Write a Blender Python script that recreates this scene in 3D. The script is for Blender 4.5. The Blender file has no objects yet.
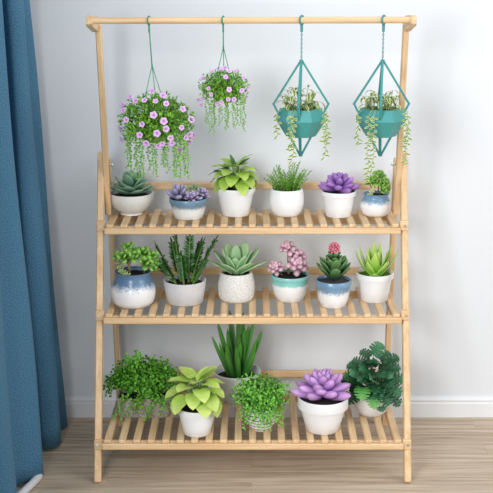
import bpy, math, random
from mathutils import Vector, Matrix
PI = math.pi
rnd = random.Random(7)
C = bpy.context.scene.collection
S = bpy.context.scene

# ------------------------------------------------------------------ camera, world, lights, exposure
F = 1150.0
cam_d = bpy.data.cameras.new('camera')
cam_d.sensor_width = 36.0
cam_d.lens = F / 493.0 * 36.0
cam = bpy.data.objects.new('camera', cam_d)
C.objects.link(cam)
PITCH = math.atan(288 / F)
YAW = math.atan(5.2 / F)
cam.location = (0, -3.3457, 1.6054)
ROLL = math.radians(0.13)
cam.rotation_euler = (Matrix.Rotation(YAW, 3, 'Z') @ Matrix.Rotation(PI / 2 - PITCH, 3, 'X') @ Matrix.Rotation(-ROLL, 3, 'Z')).to_euler()
S.camera = cam

S.view_settings.view_transform = 'Standard'
S.view_settings.look = 'None'
S.view_settings.exposure = 0.0
S.view_settings.gamma = 1.0
S.view_settings.use_curve_mapping = False

world = bpy.data.worlds.new('world')
S.world = world
world.use_nodes = True
wn = world.node_tree.nodes['Background']
wn.inputs[0].default_value = (0.86, 0.93, 1.0, 1)
wn.inputs[1].default_value = 0.56


def area(name, loc, target, size, power, col):
    d = bpy.data.lights.new(name, 'AREA')
    d.shape = 'RECTANGLE'
    d.size, d.size_y = size
    d.energy = power
    d.color = col
    o = bpy.data.objects.new(name, d)
    C.objects.link(o)
    o.location = loc
    o.rotation_euler = (Vector(target) - Vector(loc)).to_track_quat('-Z', 'Y').to_euler()
    return o


area('right_fill_light', (2.9, -1.7, 1.9), (0.3, 0.4, 0.6), (1.9, 1.7), 44, (1.0, 0.985, 0.965))  # added area light brightening the right side; no window stands there
area('ceiling_daylight', (0.6, -0.5, 3.0), (0.25, 0.3, 0.2), (1.2, 1.0), 12, (1.0, 0.98, 0.95))
area('front_daylight', (-1.15, -3.0, 1.75), (0.35, 0.4, 0.45), (1.2, 1.2), 86, (0.99, 0.995, 1.0))


# ------------------------------------------------------------------ materials
def srgb(r, g, b):
    def c(v):
        v /= 255.0
        return v / 12.92 if v <= 0.04045 else ((v + 0.055) / 1.055) ** 2.4
    return (c(r), c(g), c(b), 1)


class NT:
    def __init__(s, name):
        s.m = bpy.data.materials.new(name)
        s.m.use_nodes = True
        s.t = s.m.node_tree
        s.p = s.t.nodes['Principled BSDF']

    def n(s, kind, **kw):
        x = s.t.nodes.new(kind)
        for k, v in kw.items():
            setattr(x, k, v)
        return x

    def l(s, a, b):
        s.t.links.new(a, b)

    def mix(s, fac, a, b, mode='MIX'):
        x = s.n('ShaderNodeMix', data_type='RGBA', blend_type=mode)
        for i, v in ((0, fac), (6, a), (7, b)):
            if hasattr(v, 'links'):
                s.l(v, x.inputs[i])
            else:
                x.inputs[i].default_value = v
        return x.outputs[2]

    def math(s, op, a, b=0.0, c=0.0, clamp=False):
        x = s.n('ShaderNodeMath', operation=op, use_clamp=clamp)
        for i, v in enumerate((a, b, c)):
            if hasattr(v, 'links'):
                s.l(v, x.inputs[i])
            else:
                x.inputs[i].default_value = v
        return x.outputs[0]

    def noise(s, vec, scale, detail=3.0, rough=0.55):
        x = s.n('ShaderNodeTexNoise')
        x.inputs['Scale'].default_value = scale
        x.inputs['Detail'].default_value = detail
        x.inputs['Roughness'].default_value = rough
        if vec is not None:
            s.l(vec, x.inputs['Vector'])
        return x.outputs['Fac']

    def obj(s, scale=(1, 1, 1), loc=(0, 0, 0)):
        tc = s.n('ShaderNodeTexCoord')
        mp = s.n('ShaderNodeMapping')
        mp.inputs['Scale'].default_value = scale
        mp.inputs['Location'].default_value = loc
        s.l(tc.outputs['Object'], mp.inputs['Vector'])
        return mp.outputs[0]

    def ramp(s, fac, stops):
        x = s.n('ShaderNodeValToRGB')
        e = x.color_ramp.elements
        e[0].position, e[0].color = stops[0]
        e[1].position, e[1].color = stops[-1]
        for p, c in stops[1:-1]:
            q = e.new(p)
            q.color = c
        s.l(fac, x.inputs[0])
        return x.outputs[0]

    def bump(s, h, strength=0.2, dist=0.002):
        b = s.n('ShaderNodeBump')
        b.inputs['Strength'].default_value = strength
        b.inputs['Distance'].default_value = dist
        s.l(h, b.inputs['Height'])
        s.l(b.outputs[0], s.p.inputs['Normal'])

    def col(s, v):
        if hasattr(v, 'links'):
            s.l(v, s.p.inputs['Base Color'])
        else:
            s.p.inputs['Base Color'].default_value = v

    def rough(s, v, spec=0.5):
        s.p.inputs['Roughness'].default_value = v
        s.p.inputs['Specular IOR Level'].default_value = spec


def mat_plain(name, c, rough=0.5, spec=0.5, var=0.08, scale=40, bump=0.0, metal=0.0):
    m = NT(name)
    v = m.obj()
    n = m.noise(v, scale)
    d = tuple(x * (1 - var * 2) for x in c[:3]) + (1,)
    m.col(m.mix(n, d, c))
    m.rough(rough, spec)
    m.p.inputs['Metallic'].default_value = metal
    if bump:
        m.bump(n, bump)
    return m.m


def mat_wood(name, axis):
    m = NT(name)
    sc = [45, 45, 45]
    sc[axis] = 2.5
    v = m.obj(tuple(sc))
    n = m.noise(v, 1.6, 4, 0.6)
    sc2 = [6, 6, 6]
    sc2[axis] = 3.0
    n2 = m.noise(m.obj(tuple(sc2), (3, 1, 2)), 1.0, 2)
    c = m.ramp(n, [(0.28, (0.64, 0.41, 0.205, 1)), (0.52, (0.79, 0.56, 0.325, 1)), (0.75, (0.87, 0.68, 0.44, 1))])
    c = m.mix(m.math('MULTIPLY_ADD', n2, 1.6, -0.62, clamp=True), c, (0.66, 0.40, 0.20, 1))
    # small knots of the bamboo
    vo = m.n('ShaderNodeTexVoronoi')
    sc3 = [16, 16, 16]
    sc3[axis] = 7
    m.l(m.obj(tuple(sc3), (0.4, 0.7, 0.1)), vo.inputs['Vector'])
    k = m.ramp(vo.outputs['Distance'], [(0.05, (1, 1, 1, 1)), (0.16, (0, 0, 0, 1))])
    c = m.mix(m.math('MULTIPLY', k, 0.45), c, (0.42, 0.22, 0.09, 1))
    m.col(c)
    m.rough(0.45, 0.4)
    m.bump(n, 0.05)
    return m.m


W_X, W_Y, W_Z = mat_wood('bamboo_along_x', 0), mat_wood('bamboo_along_y', 1), mat_wood('bamboo_along_z', 2)


def mat_leaf(name, base, tip, edge=None, var=0.35, rough=0.5, spec=0.4, split=(0.35, 1.0), blotch=None, trans=0.0, edge_w=0.5):
    m = NT(name)
    uv = m.n('ShaderNodeUVMap')
    sep = m.n('ShaderNodeSeparateXYZ')
    m.l(uv.outputs[0], sep.inputs[0])
    f = m.n('ShaderNodeMapRange')
    f.inputs[1].default_value, f.inputs[2].default_value = split
    m.l(sep.outputs[1], f.inputs[0])
    c = m.mix(f.outputs[0], base, tip)
    if edge:
        d = m.math('ABSOLUTE', m.math('SUBTRACT', sep.outputs[0], 0.5))
        g = m.n('ShaderNodeMapRange')
        g.inputs[1].default_value, g.inputs[2].default_value = 0.5 * edge_w, 0.5 * edge_w + 0.12
        m.l(d, g.inputs[0])
        c = m.mix(g.outputs[0], c, edge)
    if blotch:
        n = m.noise(m.obj(), 260, 2)
        c = m.mix(m.math('MULTIPLY_ADD', n, 4.0, -1.9, clamp=True), c, blotch)
    geo = m.n('ShaderNodeNewGeometry')
    r = m.math('MULTIPLY_ADD', geo.outputs['Random Per Island'], var, 1 - var * 0.6)
    hs = m.n('ShaderNodeHueSaturation')
    m.l(c, hs.inputs['Color'])
    m.l(r, hs.inputs['Value'])
    m.col(hs.outputs[0])
    m.rough(rough, spec)
    if trans:
        tr = m.n('ShaderNodeBsdfTranslucent')
        m.l(hs.outputs[0], tr.inputs[0])
        mx = m.n('ShaderNodeMixShader')
        mx.inputs[0].default_value = trans
        m.l(m.p.outputs[0], mx.inputs[1])
        m.l(tr.outputs[0], mx.inputs[2])
        m.l(mx.outputs[0], m.t.nodes['Material Output'].inputs[0])
    return m.m


def mat_glaze(name, top, bottom, z0, fuzz=0.012, rough=0.28, scale=90):
    """two-tone glaze: colour above height z0, white below, with a speckled border"""
    m = NT(name)
    tc = m.n('ShaderNodeTexCoord')
    sep = m.n('ShaderNodeSeparateXYZ')
    m.l(tc.outputs['Object'], sep.inputs[0])
    n = m.noise(tc.outputs['Object'], scale, 6, 0.8)
    n2 = m.noise(tc.outputs['Object'], 28, 3, 0.6)
    z = m.math('MULTIPLY_ADD', m.math('SUBTRACT', n, 0.5), fuzz * 3.4, sep.outputs[2])
    z = m.math('MULTIPLY_ADD', m.math('SUBTRACT', n2, 0.5), fuzz * 1.2, z)
    f = m.n('ShaderNodeMapRange')
    f.inputs[1].default_value, f.inputs[2].default_value = z0 - fuzz * 0.35, z0 + fuzz * 0.6
    m.l(z, f.inputs[0])
    t2 = m.mix(n2, tuple(c * 0.72 for c in top[:3]) + (1,), tuple(min(1, c * 1.25) for c in top[:3]) + (1,))
    m.col(m.mix(f.outputs[0], bottom, t2))
    m.rough(rough)
    return m.m


WHITE_POT = mat_plain('white_ceramic', (0.90, 0.91, 0.93, 1), 0.32, 0.5, 0.015, 12)
BONE_BOWL = mat_plain('bone_glazed_ceramic', (0.88, 0.87, 0.85, 1), 0.15, 0.6, 0.04, 9)
SOIL = mat_plain('dark_soil', (0.045, 0.035, 0.032, 1), 0.95, 0.1, 0.35, 180, 0.8)
GREY_SOIL = mat_plain('grey_gravel_soil', (0.13, 0.125, 0.13, 1), 0.95, 0.1, 0.4, 260, 0.8)
MOSS = mat_plain('green_moss', (0.16, 0.30, 0.04, 1), 0.95, 0.1, 0.35, 180, 0.8)
STEEL = mat_plain('bolt_steel', (0.75, 0.75, 0.76, 1), 0.3, 0.5, 0.03, 40, 0, 1.0)
TEAL = mat_plain('teal_paint', (0.040, 0.29, 0.28, 1), 0.42, 0.5, 0.06, 60)
TEAL_POT = mat_plain('teal_pot_glaze', (0.060, 0.325, 0.315, 1), 0.45, 0.5, 0.05, 60)
GREEN_CORD = mat_plain('green_cord', (0.04, 0.34, 0.19, 1), 0.6, 0.3, 0.1, 300)
STEM_BROWN = mat_plain('woody_stem', (0.30, 0.25, 0.14, 1), 0.7, 0.2, 0.2, 150, 0.3)
STEM_GREEN = mat_plain('green_stem', (0.18, 0.34, 0.07, 1), 0.6, 0.3, 0.15, 150)
STEM_PALE = mat_plain('pale_green_stem', (0.38, 0.50, 0.14, 1), 0.6, 0.3, 0.15, 150)
STEM_DARK = mat_plain('dark_vine_stem', (0.10, 0.20, 0.05, 1), 0.6, 0.3, 0.15, 150)


# ------------------------------------------------------------------ mesh builder
class MB:
    def __init__(s):
        s.v, s.f, s.uv, s.mi = [], [], [], []

    def vert(s, p):
        s.v.append((p[0], p[1], p[2]))
        return len(s.v) - 1

    def face(s, idx, uv=None, mi=0):
        s.f.append(tuple(idx))
        s.uv.append(uv or [(0.5, 0.5)] * len(idx))
        s.mi.append(mi)

    def build(s, name, mats, parent=None, smooth=True, sharp=None):
        me = bpy.data.meshes.new(name)
        me.from_pydata(s.v, [], s.f)
        ul = me.uv_layers.new(name='UVMap')
        k = 0
        data = []
        for u in s.uv:
            for q in u:
                data += [q[0], q[1]]
        ul.data.foreach_set('uv', data)
        me.polygons.foreach_set('material_index', s.mi)
        me.polygons.foreach_set('use_smooth', [smooth] * len(s.f))
        if not isinstance(mats, (list, tuple)):
            mats = [mats]
        for m in mats:
            me.materials.append(m)
        me.update()
        if smooth and sharp:
            me.set_sharp_from_angle(angle=math.radians(sharp))
        o = bpy.data.objects.new(name, me)
        C.objects.link(o)
        if parent is not None:
            o.parent = parent
        return o

    # --- solids
    def box(s, c, size, rot=None, bev=0.0, mi=0):
        """box with chamfered edges"""
        hx, hy, hz = size[0] / 2, size[1] / 2, size[2] / 2
        b = min(bev, hx * .45, hy * .45, hz * .45)
        c = Vector(c)
        R = rot or Matrix.Identity(3)

        def P(x, y, z):
            return s.vert(c + R @ Vector((x, y, z)))
        if b <= 0:
            I = {(i, j, k): P(i * hx, j * hy, k * hz) for i in (-1, 1) for j in (-1, 1) for k in (-1, 1)}
            for q in (((-1, -1, -1), (-1, -1, 1), (-1, 1, 1), (-1, 1, -1)), ((1, -1, -1), (1, 1, -1), (1, 1, 1), (1, -1, 1)),
                      ((-1, -1, -1), (1, -1, -1), (1, -1, 1), (-1, -1, 1)), ((-1, 1, -1), (-1, 1, 1), (1, 1, 1), (1, 1, -1)),
                      ((-1, -1, -1), (-1, 1, -1), (1, 1, -1), (1, -1, -1)), ((-1, -1, 1), (1, -1, 1), (1, 1, 1), (-1, 1, 1))):
                s.face([I[t] for t in q], mi=mi)
            return
        A = {}
        for i in (-1, 1):
            for j in (-1, 1):
                for k in (-1, 1):
                    A[i, j, k, 0] = P(i * hx, j * (hy - b), k * (hz - b))
                    A[i, j, k, 1] = P(i * (hx - b), j * hy, k * (hz - b))
                    A[i, j, k, 2] = P(i * (hx - b), j * (hy - b), k * hz)

        def fc(keys):
            s.face([A[t] for t in keys], mi=mi)
        for i in (-1, 1):
            q = [(i, -1, -1, 0), (i, 1, -1, 0), (i, 1, 1, 0), (i, -1, 1, 0)]
            fc(q if i > 0 else q[::-1])
            q = [(-1, i, -1, 1), (1, i, -1, 1), (1, i, 1, 1), (-1, i, 1, 1)]
            fc(q[::-1] if i > 0 else q)
            q = [(-1, -1, i, 2), (1, -1, i, 2), (1, 1, i, 2), (-1, 1, i, 2)]
            fc(q if i > 0 else q[::-1])
        for i in (-1, 1):
            for j in (-1, 1):
                q = [(i, j, -1, 0), (i, j, -1, 1), (i, j, 1, 1), (i, j, 1, 0)]
                fc(q if i * j > 0 else q[::-1])
                q = [(i, -1, j, 0), (i, 1, j, 0), (i, 1, j, 2), (i, -1, j, 2)]
                fc(q if i * j > 0 else q[::-1])
                q = [(-1, i, j, 1), (-1, i, j, 2), (1, i, j, 2), (1, i, j, 1)]
                fc(q if i * j > 0 else q[::-1])
        for i in (-1, 1):
            for j in (-1, 1):
                for k in (-1, 1):
                    q = [(i, j, k, 0), (i, j, k, 1), (i, j, k, 2)]
                    fc(q if i * j * k > 0 else q[::-1])

    def bar(s, a, b, wx, wy, side=(1, 0, 0), bev=0.002, mi=0):
        """square bar from a to b; wx is its width along side"""
        a, b = Vector(a), Vector(b)
        z = (b - a)
        L = z.length
        z = z.normalized()
        x = Vector(side)
        x = (x - z * x.dot(z)).normalized()
        y = z.cross(x)
        R = Matrix((x, y, z)).transposed()
        s.box((a + b) / 2, (wx, wy, L), R, bev, mi)

    def tube(s, pts, r, n=6, mi=0, r2=None, closed=False, cap=True):
        pts = [Vector(p) for p in pts]
        m = len(pts)
        prev = None
        rings = []
        for i, p in enumerate(pts):
            if closed:
                t = (pts[(i + 1) % m] - pts[i - 1])
            else:
                t = pts[min(i + 1, m - 1)] - pts[max(i - 1, 0)]
            t = t.normalized() if t.length > 1e-9 else Vector((0, 0, 1))
            if prev is None:
                a = Vector((1, 0, 0)) if abs(t.x) < 0.8 else Vector((0, 1, 0))
                x = (a - t * a.dot(t)).normalized()
            else:
                x = (prev - t * prev.dot(t))
                x = x.normalized() if x.length > 1e-9 else Vector((1, 0, 0))
            prev = x
            y = t.cross(x)
            rr = r if r2 is None else r + (r2 - r) * i / max(1, m - 1)
            rings.append([s.vert(p + x * math.cos(2 * PI * k / n) * rr + y * math.sin(2 * PI * k / n) * rr) for k in range(n)])
        for i in range(m if closed else m - 1):
            A, B = rings[i], rings[(i + 1) % m]
            for k in range(n):
                s.face([A[k], A[(k + 1) % n], B[(k + 1) % n], B[k]], mi=mi)
        if cap and not closed:
            s.face(rings[0][::-1], mi=mi)
            s.face(rings[-1], mi=mi)

    def lathe(s, prof, n=48, mi=0, rot=0.0):
        """profile of (radius, z); r = 0 closes with a pole"""
        rings = []
        for r, z in prof:
            if r <= 1e-6:
                rings.append([s.vert((0, 0, z))])
            else:
                rings.append([s.vert((r * math.cos(2 * PI * k / n + rot), r * math.sin(2 * PI * k / n + rot), z)) for k in range(n)])
        for i in range(len(rings) - 1):
            A, B = rings[i], rings[i + 1]
            for k in range(n):
                k2 = (k + 1) % n
                if len(A) == 1 and len(B) == 1:
                    continue
                if len(A) == 1:
                    s.face([A[0], B[k2], B[k]], mi=mi)
                elif len(B) == 1:
                    s.face([A[k], A[k2], B[0]], mi=mi)
                else:
                    s.face([A[k], A[k2], B[k2], B[k]], mi=mi)

    def ball(s, c, r, n=8, m=5, mi=0, sq=(1, 1, 1)):
        c = Vector(c)
        rings = []
        for j in range(m + 1):
            th = PI * j / m
            if j in (0, m):
                rings.append([s.vert(c + Vector((0, 0, r * math.cos(th) * sq[2])))])
            else:
                rings.append([s.vert(c + Vector((r * math.sin(th) * math.cos(2 * PI * k / n) * sq[0], r * math.sin(th) * math.sin(2 * PI * k / n) * sq[1], r * math.cos(th) * sq[2]))) for k in range(n)])
        for j in range(m):
            A, B = rings[j], rings[j + 1]
            for k in range(n):
                k2 = (k + 1) % n
                if len(A) == 1:
                    s.face([A[0], B[k], B[k2]], [(.5, .5)] * 3, mi)
                elif len(B) == 1:
                    s.face([A[k2], A[k], B[0]], [(.5, .5)] * 3, mi)
                else:
                    s.face([A[k], B[k], B[k2], A[k2]], None, mi)

    # --- leaves
    def leaf(s, p, d, n, L, W, T=0.0, bend=0.0, prof=None, N=6, cup=0.0, mi=0, M=8, sweep=0.0, wave=0.0, flat=0.6):
        """a leaf from p along d, upper side n, drooping by bend; T > 0 makes it fleshy"""
        p = Vector(p)
        d = Vector(d).normalized()
        n = Vector(n)
        n = n - d * n.dot(d)
        if n.length < 1e-5:
            n = Vector((0.31, 0.2, 0.9)) - d * d.dot(Vector((0.31, 0.2, 0.9)))
        n = n.normalized()
        side = d.cross(n)
        prof = prof or OVATE
        pos = p.copy()
        rings = []
        ph = rnd.random() * 6.28
        for i in range(N + 1):
            t = i / N
            a = bend * t
            dt = d * math.cos(a) - n * math.sin(a)
            nt = n * math.cos(a) + d * math.sin(a)
            if i:
                am = bend * (t - 0.5 / N)
                pos = pos + (d * math.cos(am) - n * math.sin(am)) * (L / N)
            w = W / 2 * max(prof(t), 0.015)
            if T > 0:
                th = T / 2 * max(prof(t), 0.03) ** 0.7
                ring = []
                for k in range(M):
                    an = 2 * PI * k / M
                    sy = math.sin(an)
                    ring.append(s.vert(pos + side * (w * math.cos(an)) + nt * (th * sy * (flat if sy > 0 else 1.0))))
                rings.append(ring)
            else:
                ring = []
                for c in (-1, -0.5, 0, 0.5, 1):
                    wv = wave * W * math.sin(ph + t * 14 + c) * abs(c)
                    ring.append(s.vert(pos + side * (w * c) + nt * (cup * w * abs(c) + wv) + dt * (sweep * w * abs(c))))
                rings.append(ring)
        for i in range(N):
            A, B = rings[i], rings[i + 1]
            t0, t1 = i / N, (i + 1) / N
            if T > 0:
                for k in range(M):
                    k2 = (k + 1) % M
                    u0, u1 = 0.5 + 0.5 * math.cos(2 * PI * k / M), 0.5 + 0.5 * math.cos(2 * PI * (k + 1) / M)
                    s.face([A[k], A[k2], B[k2], B[k]], [(u0, t0), (u1, t0), (u1, t1), (u0, t1)], mi)
            else:
                for k in range(4):
                    s.face([A[k], A[k + 1], B[k + 1], B[k]], [(k / 4, t0), ((k + 1) / 4, t0), ((k + 1) / 4, t1), (k / 4, t1)], mi)
        if T > 0:
            s.face(rings[0][::-1], [(0.5, 0)] * M, mi)
            s.face(rings[-1], [(0.5, 1)] * M, mi)
        return pos

    def chip(s, p, d, n, L, W, mi=0, fold=0.15):
        """tiny leaf: six-sided, slightly folded"""
        p = Vector(p)
        d = Vector(d).normalized()
        n = Vector(n)
        n = n - d * n.dot(d)
        n = n.normalized() if n.length > 1e-5 else Vector((0, 0, 1))
        e = d.cross(n)
        a = s.vert(p)
        b = s.vert(p + d * L * .35 + e * W / 2 + n * fold * W)
        c = s.vert(p + d * L * .75 + e * W * .42 + n * fold * W)
        t = s.vert(p + d * L)
        g = s.vert(p + d * L * .75 - e * W * .42 + n * fold * W)
        h = s.vert(p + d * L * .35 - e * W / 2 + n * fold * W)
        s.face([a, b, c, t], [(.5, 0), (1, .35), (1, .75), (.5, 1)], mi)
        s.face([a, t, g, h], [(.5, 0), (.5, 1), (0, .75), (0, .35)], mi)


def norm_prof(f):
    mx = max(f(i / 100) for i in range(101))
    return lambda t: f(min(max(t, 0.0), 1.0)) / mx


OVATE = norm_prof(lambda t: (t + .02) ** .55 * (1 - t) ** .75)
HEART = norm_prof(lambda t: (t + .03) ** .42 * (1 - t) ** .72)
LANCE = norm_prof(lambda t: (t + .08) ** .4 * (1 - t) ** .8)
SPOON = norm_prof(lambda t: (t + .1) ** .9 * (1.001 - t) ** .42)
BEAD = norm_prof(lambda t: (t + .06) ** .5 * (1.02 - t) ** .42)
BLADE = norm_prof(lambda t: (.62 + .6 * t) * (1.001 - t) ** .45)
PADDLE = norm_prof(lambda t: (t + .12) ** .62 * (1.001 - t) ** .55)
SPIKE = norm_prof(lambda t: (1.001 - t) ** .8 * (.9 + .6 * t))
GEM = norm_prof(lambda t: (t + .15) ** .8 * (1.001 - t) ** .62)
UP = Vector((0, 0, 1))
GA = 2.399963


def sph(az, el):
    return Vector((math.cos(az) * math.cos(el), math.sin(az) * math.cos(el), math.sin(el)))


def align(axis):
    """rotation taking +z to axis"""
    return Vector((0, 0, 1)).rotation_difference(Vector(axis).normalized()).to_matrix()


def rosette(mb, c, axis, n, L0, L1, W, T, el0, el1, r0=0.006, prof=GEM, bend=-0.3, mi=0, lift=0.0, phase=0.0, Wk=None, N=6, M=8, jitter=0.0, flat=0.6, short=None):
    """fleshy leaves in golden-angle order, outermost first"""
    R = align(axis)
    c = Vector(c)
    for i in range(n):
        t = i / max(1, n - 1)
        az = phase + i * GA + rnd.uniform(-jitter, jitter)
        el = el0 + (el1 - el0) * t + rnd.uniform(-jitter, jitter) * .5
        L = L0 + (L1 - L0) * t
        w = W * (1 - 0.45 * t) if Wk is None else Wk[0] + (Wk[1] - Wk[0]) * t
        if short and math.cos(az - short[0]) > math.cos(short[1]):
            L *= short[2]
        d = sph(az, el)
        base = Vector((math.cos(az), math.sin(az), 0)) * r0 * (1 - t) + UP * (lift * t)
        nn = sph(az, el + PI / 2)
        mb.leaf(c + R @ base, R @ d, R @ nn, L, w, T * (1 - .3 * t), bend, prof, N, mi=mi, M=M, flat=flat)


# ------------------------------------------------------------------ things
def thing(name, label, cat, loc, group=None, rz=0.0):
    o = bpy.data.objects.new(name, None)
    C.objects.link(o)
    o.empty_display_size = 0.03
    o.location = loc
    o.rotation_euler = (0, 0, rz)
    o['label'] = label
    o['category'] = cat
    if group:
        o['group'] = group
    return o


def struct(o):
    o['kind'] = 'structure'
    return o


# ------------------------------------------------------------------ room
WALL_Y = 0.5407
m = NT('painted_wall')
n = m.noise(m.obj(), 1.3, 2)
m.col(m.mix(n, (0.745, 0.768, 0.80, 1), (0.762, 0.785, 0.818, 1)))
m.rough(0.85, 0.2)
m.bump(m.noise(m.obj(), 220, 3), 0.04)
PAINT = m.m
m = NT('baseboard_paint')
m.col(m.mix(m.noise(m.obj(), 3, 2), (0.80, 0.81, 0.83, 1), (0.83, 0.84, 0.86, 1)))
m.rough(0.45)
BASEPAINT = m.m

m = NT('laminate_floor')
tc = m.obj()
br = m.n('ShaderNodeTexBrick')
br.offset = 0.37
br.inputs['Scale'].default_value = 1.0
br.inputs['Brick Width'].default_value = 1.25
br.inputs['Row Height'].default_value = 0.105
br.inputs['Mortar Size'].default_value = 0.0011
br.inputs['Color1'].default_value = (0.0, 0.0, 0.0, 1)
br.inputs['Color2'].default_value = (1.0, 1.0, 1.0, 1)
br.inputs['Mortar'].default_value = (0.5, 0.5, 0.5, 1)
m.l(tc, br.inputs['Vector'])
off = m.n('ShaderNodeVectorMath', operation='MULTIPLY_ADD')
m.l(br.outputs['Color'], off.inputs[0])
off.inputs[1].default_value = (3.0, 2.0, 1.0)
wob = m.noise(m.obj((2.2, 6, 1), (4, 1, 0)), 1.0, 3, 0.5)
wv = m.n('ShaderNodeCombineXYZ')
m.l(m.math('MULTIPLY', wob, 1.6), wv.inputs[1])
av = m.n('ShaderNodeVectorMath', operation='ADD')
m.l(m.obj((1.6, 42, 1)), av.inputs[0])
m.l(wv.outputs[0], av.inputs[1])
m.l(av.outputs[0], off.inputs[2])
g1 = m.noise(off.outputs[0], 1.5, 7, 0.66)
off2 = m.n('ShaderNodeVectorMath', operation='MULTIPLY_ADD')
m.l(br.outputs['Color'], off2.inputs[0])
off2.inputs[1].default_value = (5.0, 3.0, 1.0)
m.l(m.obj((1.0, 7, 1), (2, 5, 0)), off2.inputs[2])
g2 = m.noise(off2.outputs[0], 1.5, 3, 0.6)
c = m.ramp(g1, [(0.30, (0.28, 0.20, 0.135, 1)), (0.5, (0.50, 0.40, 0.295, 1)), (0.68, (0.68, 0.575, 0.45, 1))])
c = m.mix(m.math('MULTIPLY_ADD', g2, 1.6, -0.6, clamp=True), c, (0.50, 0.40, 0.30, 1))
c = m.mix(m.math('MULTIPLY', br.outputs['Fac'], 0.2), c, (0.16, 0.11, 0.08, 1))
m.col(c)
m.rough(0.5, 0.35)
m.bump(g1, 0.06)
FLOORM = m.m

b = MB()
b.box((0.2, -1.7, -0.05), (5.6, 4.5, 0.10))
struct(b.build('floor', FLOORM, smooth=False))
b = MB()
b.box((0.2, WALL_Y + 0.05, 1.35), (5.6, 0.10, 2.7))
struct(b.build('wall_back', PAINT, smooth=False))
b = MB()
b.box((-1.25, -0.40, 1.35), (0.10, 1.88, 2.7))
struct(b.build('wall_left', PAINT, smooth=False))
# baseboard: profile swept along the wall
prof = [(0, 0), (-0.014, 0), (-0.014, 0.052), (-0.0105, 0.056), (-0.0105, 0.0595), (-0.0125, 0.061), (-0.0125, 0.067), (-0.008, 0.073), (0, 0.0745)]
b = MB()
ends = []
for x in (-1.2, 3.0):
    ends.append([b.vert((x, WALL_Y + py, pz)) for py, pz in prof])
for k in range(len(prof) - 1):
    b.face([ends[0][k], ends[1][k], ends[1][k + 1], ends[0][k + 1]])
b.face(ends[0][::-1])
b.face(ends[1])
struct(b.build('baseboard_back', BASEPAINT, smooth=False))

# ------------------------------------------------------------------ curtain
m = NT('heathered_blue_fabric')
tc = m.n('ShaderNodeUVMap')
mp = m.n('ShaderNodeMapping')
mp.inputs['Scale'].default_value = (260, 380, 1)
m.l(tc.outputs[0], mp.inputs['Vector'])
n = m.noise(mp.outputs[0], 1.0, 3, 0.7)
n2 = m.noise(mp.outputs[0], 0.35, 2, 0.5)
c = m.ramp(n, [(0.30, srgb(32, 68, 100)), (0.52, srgb(74, 122, 154)), (0.72, srgb(140, 186, 208))])
c = m.mix(m.math('MULTIPLY', n2, 0.4), c, srgb(56, 102, 132))
m.col(c)
m.rough(0.85, 0.15)
m.p.inputs['Sheen Weight'].default_value = 0.05
m.bump(n, 0.5, 0.002)
FABRIC = m.m
LINING = mat_plain('white_lining', (0.72, 0.72, 0.74, 1), 0.9, 0.1, 0.06, 200, 0.2)

plan = [(-0.760, 0.500), (-0.715, 0.485), (-0.668, 0.455), (-0.652, 0.415), (-0.676, 0.372), (-0.690, 0.355), (-0.668, 0.330),
        (-0.646, 0.285), (-0.660, 0.242), (-0.697, 0.222), (-0.733, 0.250), (-0.770, 0.272), (-0.808, 0.235), (-0.800, 0.160), (-0.740, 0.100),
        (-0.677, 0.060), (-0.667, 0.020), (-0.712, -0.030), (-0.745, -0.070), (-0.748, -0.105), (-0.715, -0.150), (-0.698, -0.210),
        (-0.722, -0.275), (-0.790, -0.310), (-0.830, -0.345), (-0.790, -0.400), (-0.720, -0.440), (-0.700, -0.510),
        (-0.740, -0.570), (-0.820, -0.600), (-0.840, -0.650), (-0.780, -0.700), (-0.720, -0.760), (-0.710, -0.830), (-0.760, -0.890), (-0.830, -0.930), (-0.830, -0.980), (-0.760, -1.020), (-0.710, -1.090), (-0.740, -1.160)]


def catmull(P, k=6):
    out = []
    P = [Vector(p) for p in P]
    for i in range(len(P) - 1):
        p0, p1, p2, p3 = P[max(i - 1, 0)], P[i], P[i + 1], P[min(i + 2, len(P) - 1)]
        for j in range(k):
            t = j / k
            out.append(0.5 * ((2 * p1) + (p2 - p0) * t + (2 * p0 - 5 * p1 + 4 * p2 - p3) * t * t + (3 * p1 - p0 - 3 * p2 + p3) * t ** 3))
    out.append(P[-1])
    return out


cp = catmull([(x, y) for x, y in plan], 6)
b = MB()
NZ = 40
rows = []
ss = [0.0]
for i in range(1, len(cp)):
    ss.append(ss[-1] + (cp[i] - cp[i - 1]).length)
for j in range(NZ + 1):
    t = j / NZ
    z = 0.012 + t * 2.35
    row = []
    for i, q in enumerate(cp):
        dx = q.x + 0.755
        k = 1 - 0.30 * min(1.0, z / 1.5)
        x = -0.755 + dx * k - 0.030 * min(1.4, z / 1.5) + 0.004 * math.sin(z * 5 + i * 0.13)
        y = q.y + 0.012 * math.sin(z * 2.2 + i * 0.09) * t
        row.append(b.vert((x, min(y, 0.515), z)))
    rows.append(row)
for j in range(NZ):
    for i in range(len(cp) - 1):
        u0, u1, v0, v1 = ss[i], ss[i + 1], j / NZ * 2.35, (j + 1) / NZ * 2.35
        b.face([rows[j][i], rows[j + 1][i], rows[j + 1][i + 1], rows[j][i + 1]], [(u0, v0), (u0, v1), (u1, v1), (u1, v0)])
cur = thing('curtain', 'heathered blue fabric curtain hanging in deep folds at the left', 'curtain', (-0.74, 0.1, 0))
o = b.build('drape', FABRIC, cur)
o.location = (0.74, -0.1, 0)
sm = o.modifiers.new('thickness', 'SOLIDIFY')
sm.thickness = 0.004
sm.offset = 0
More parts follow.
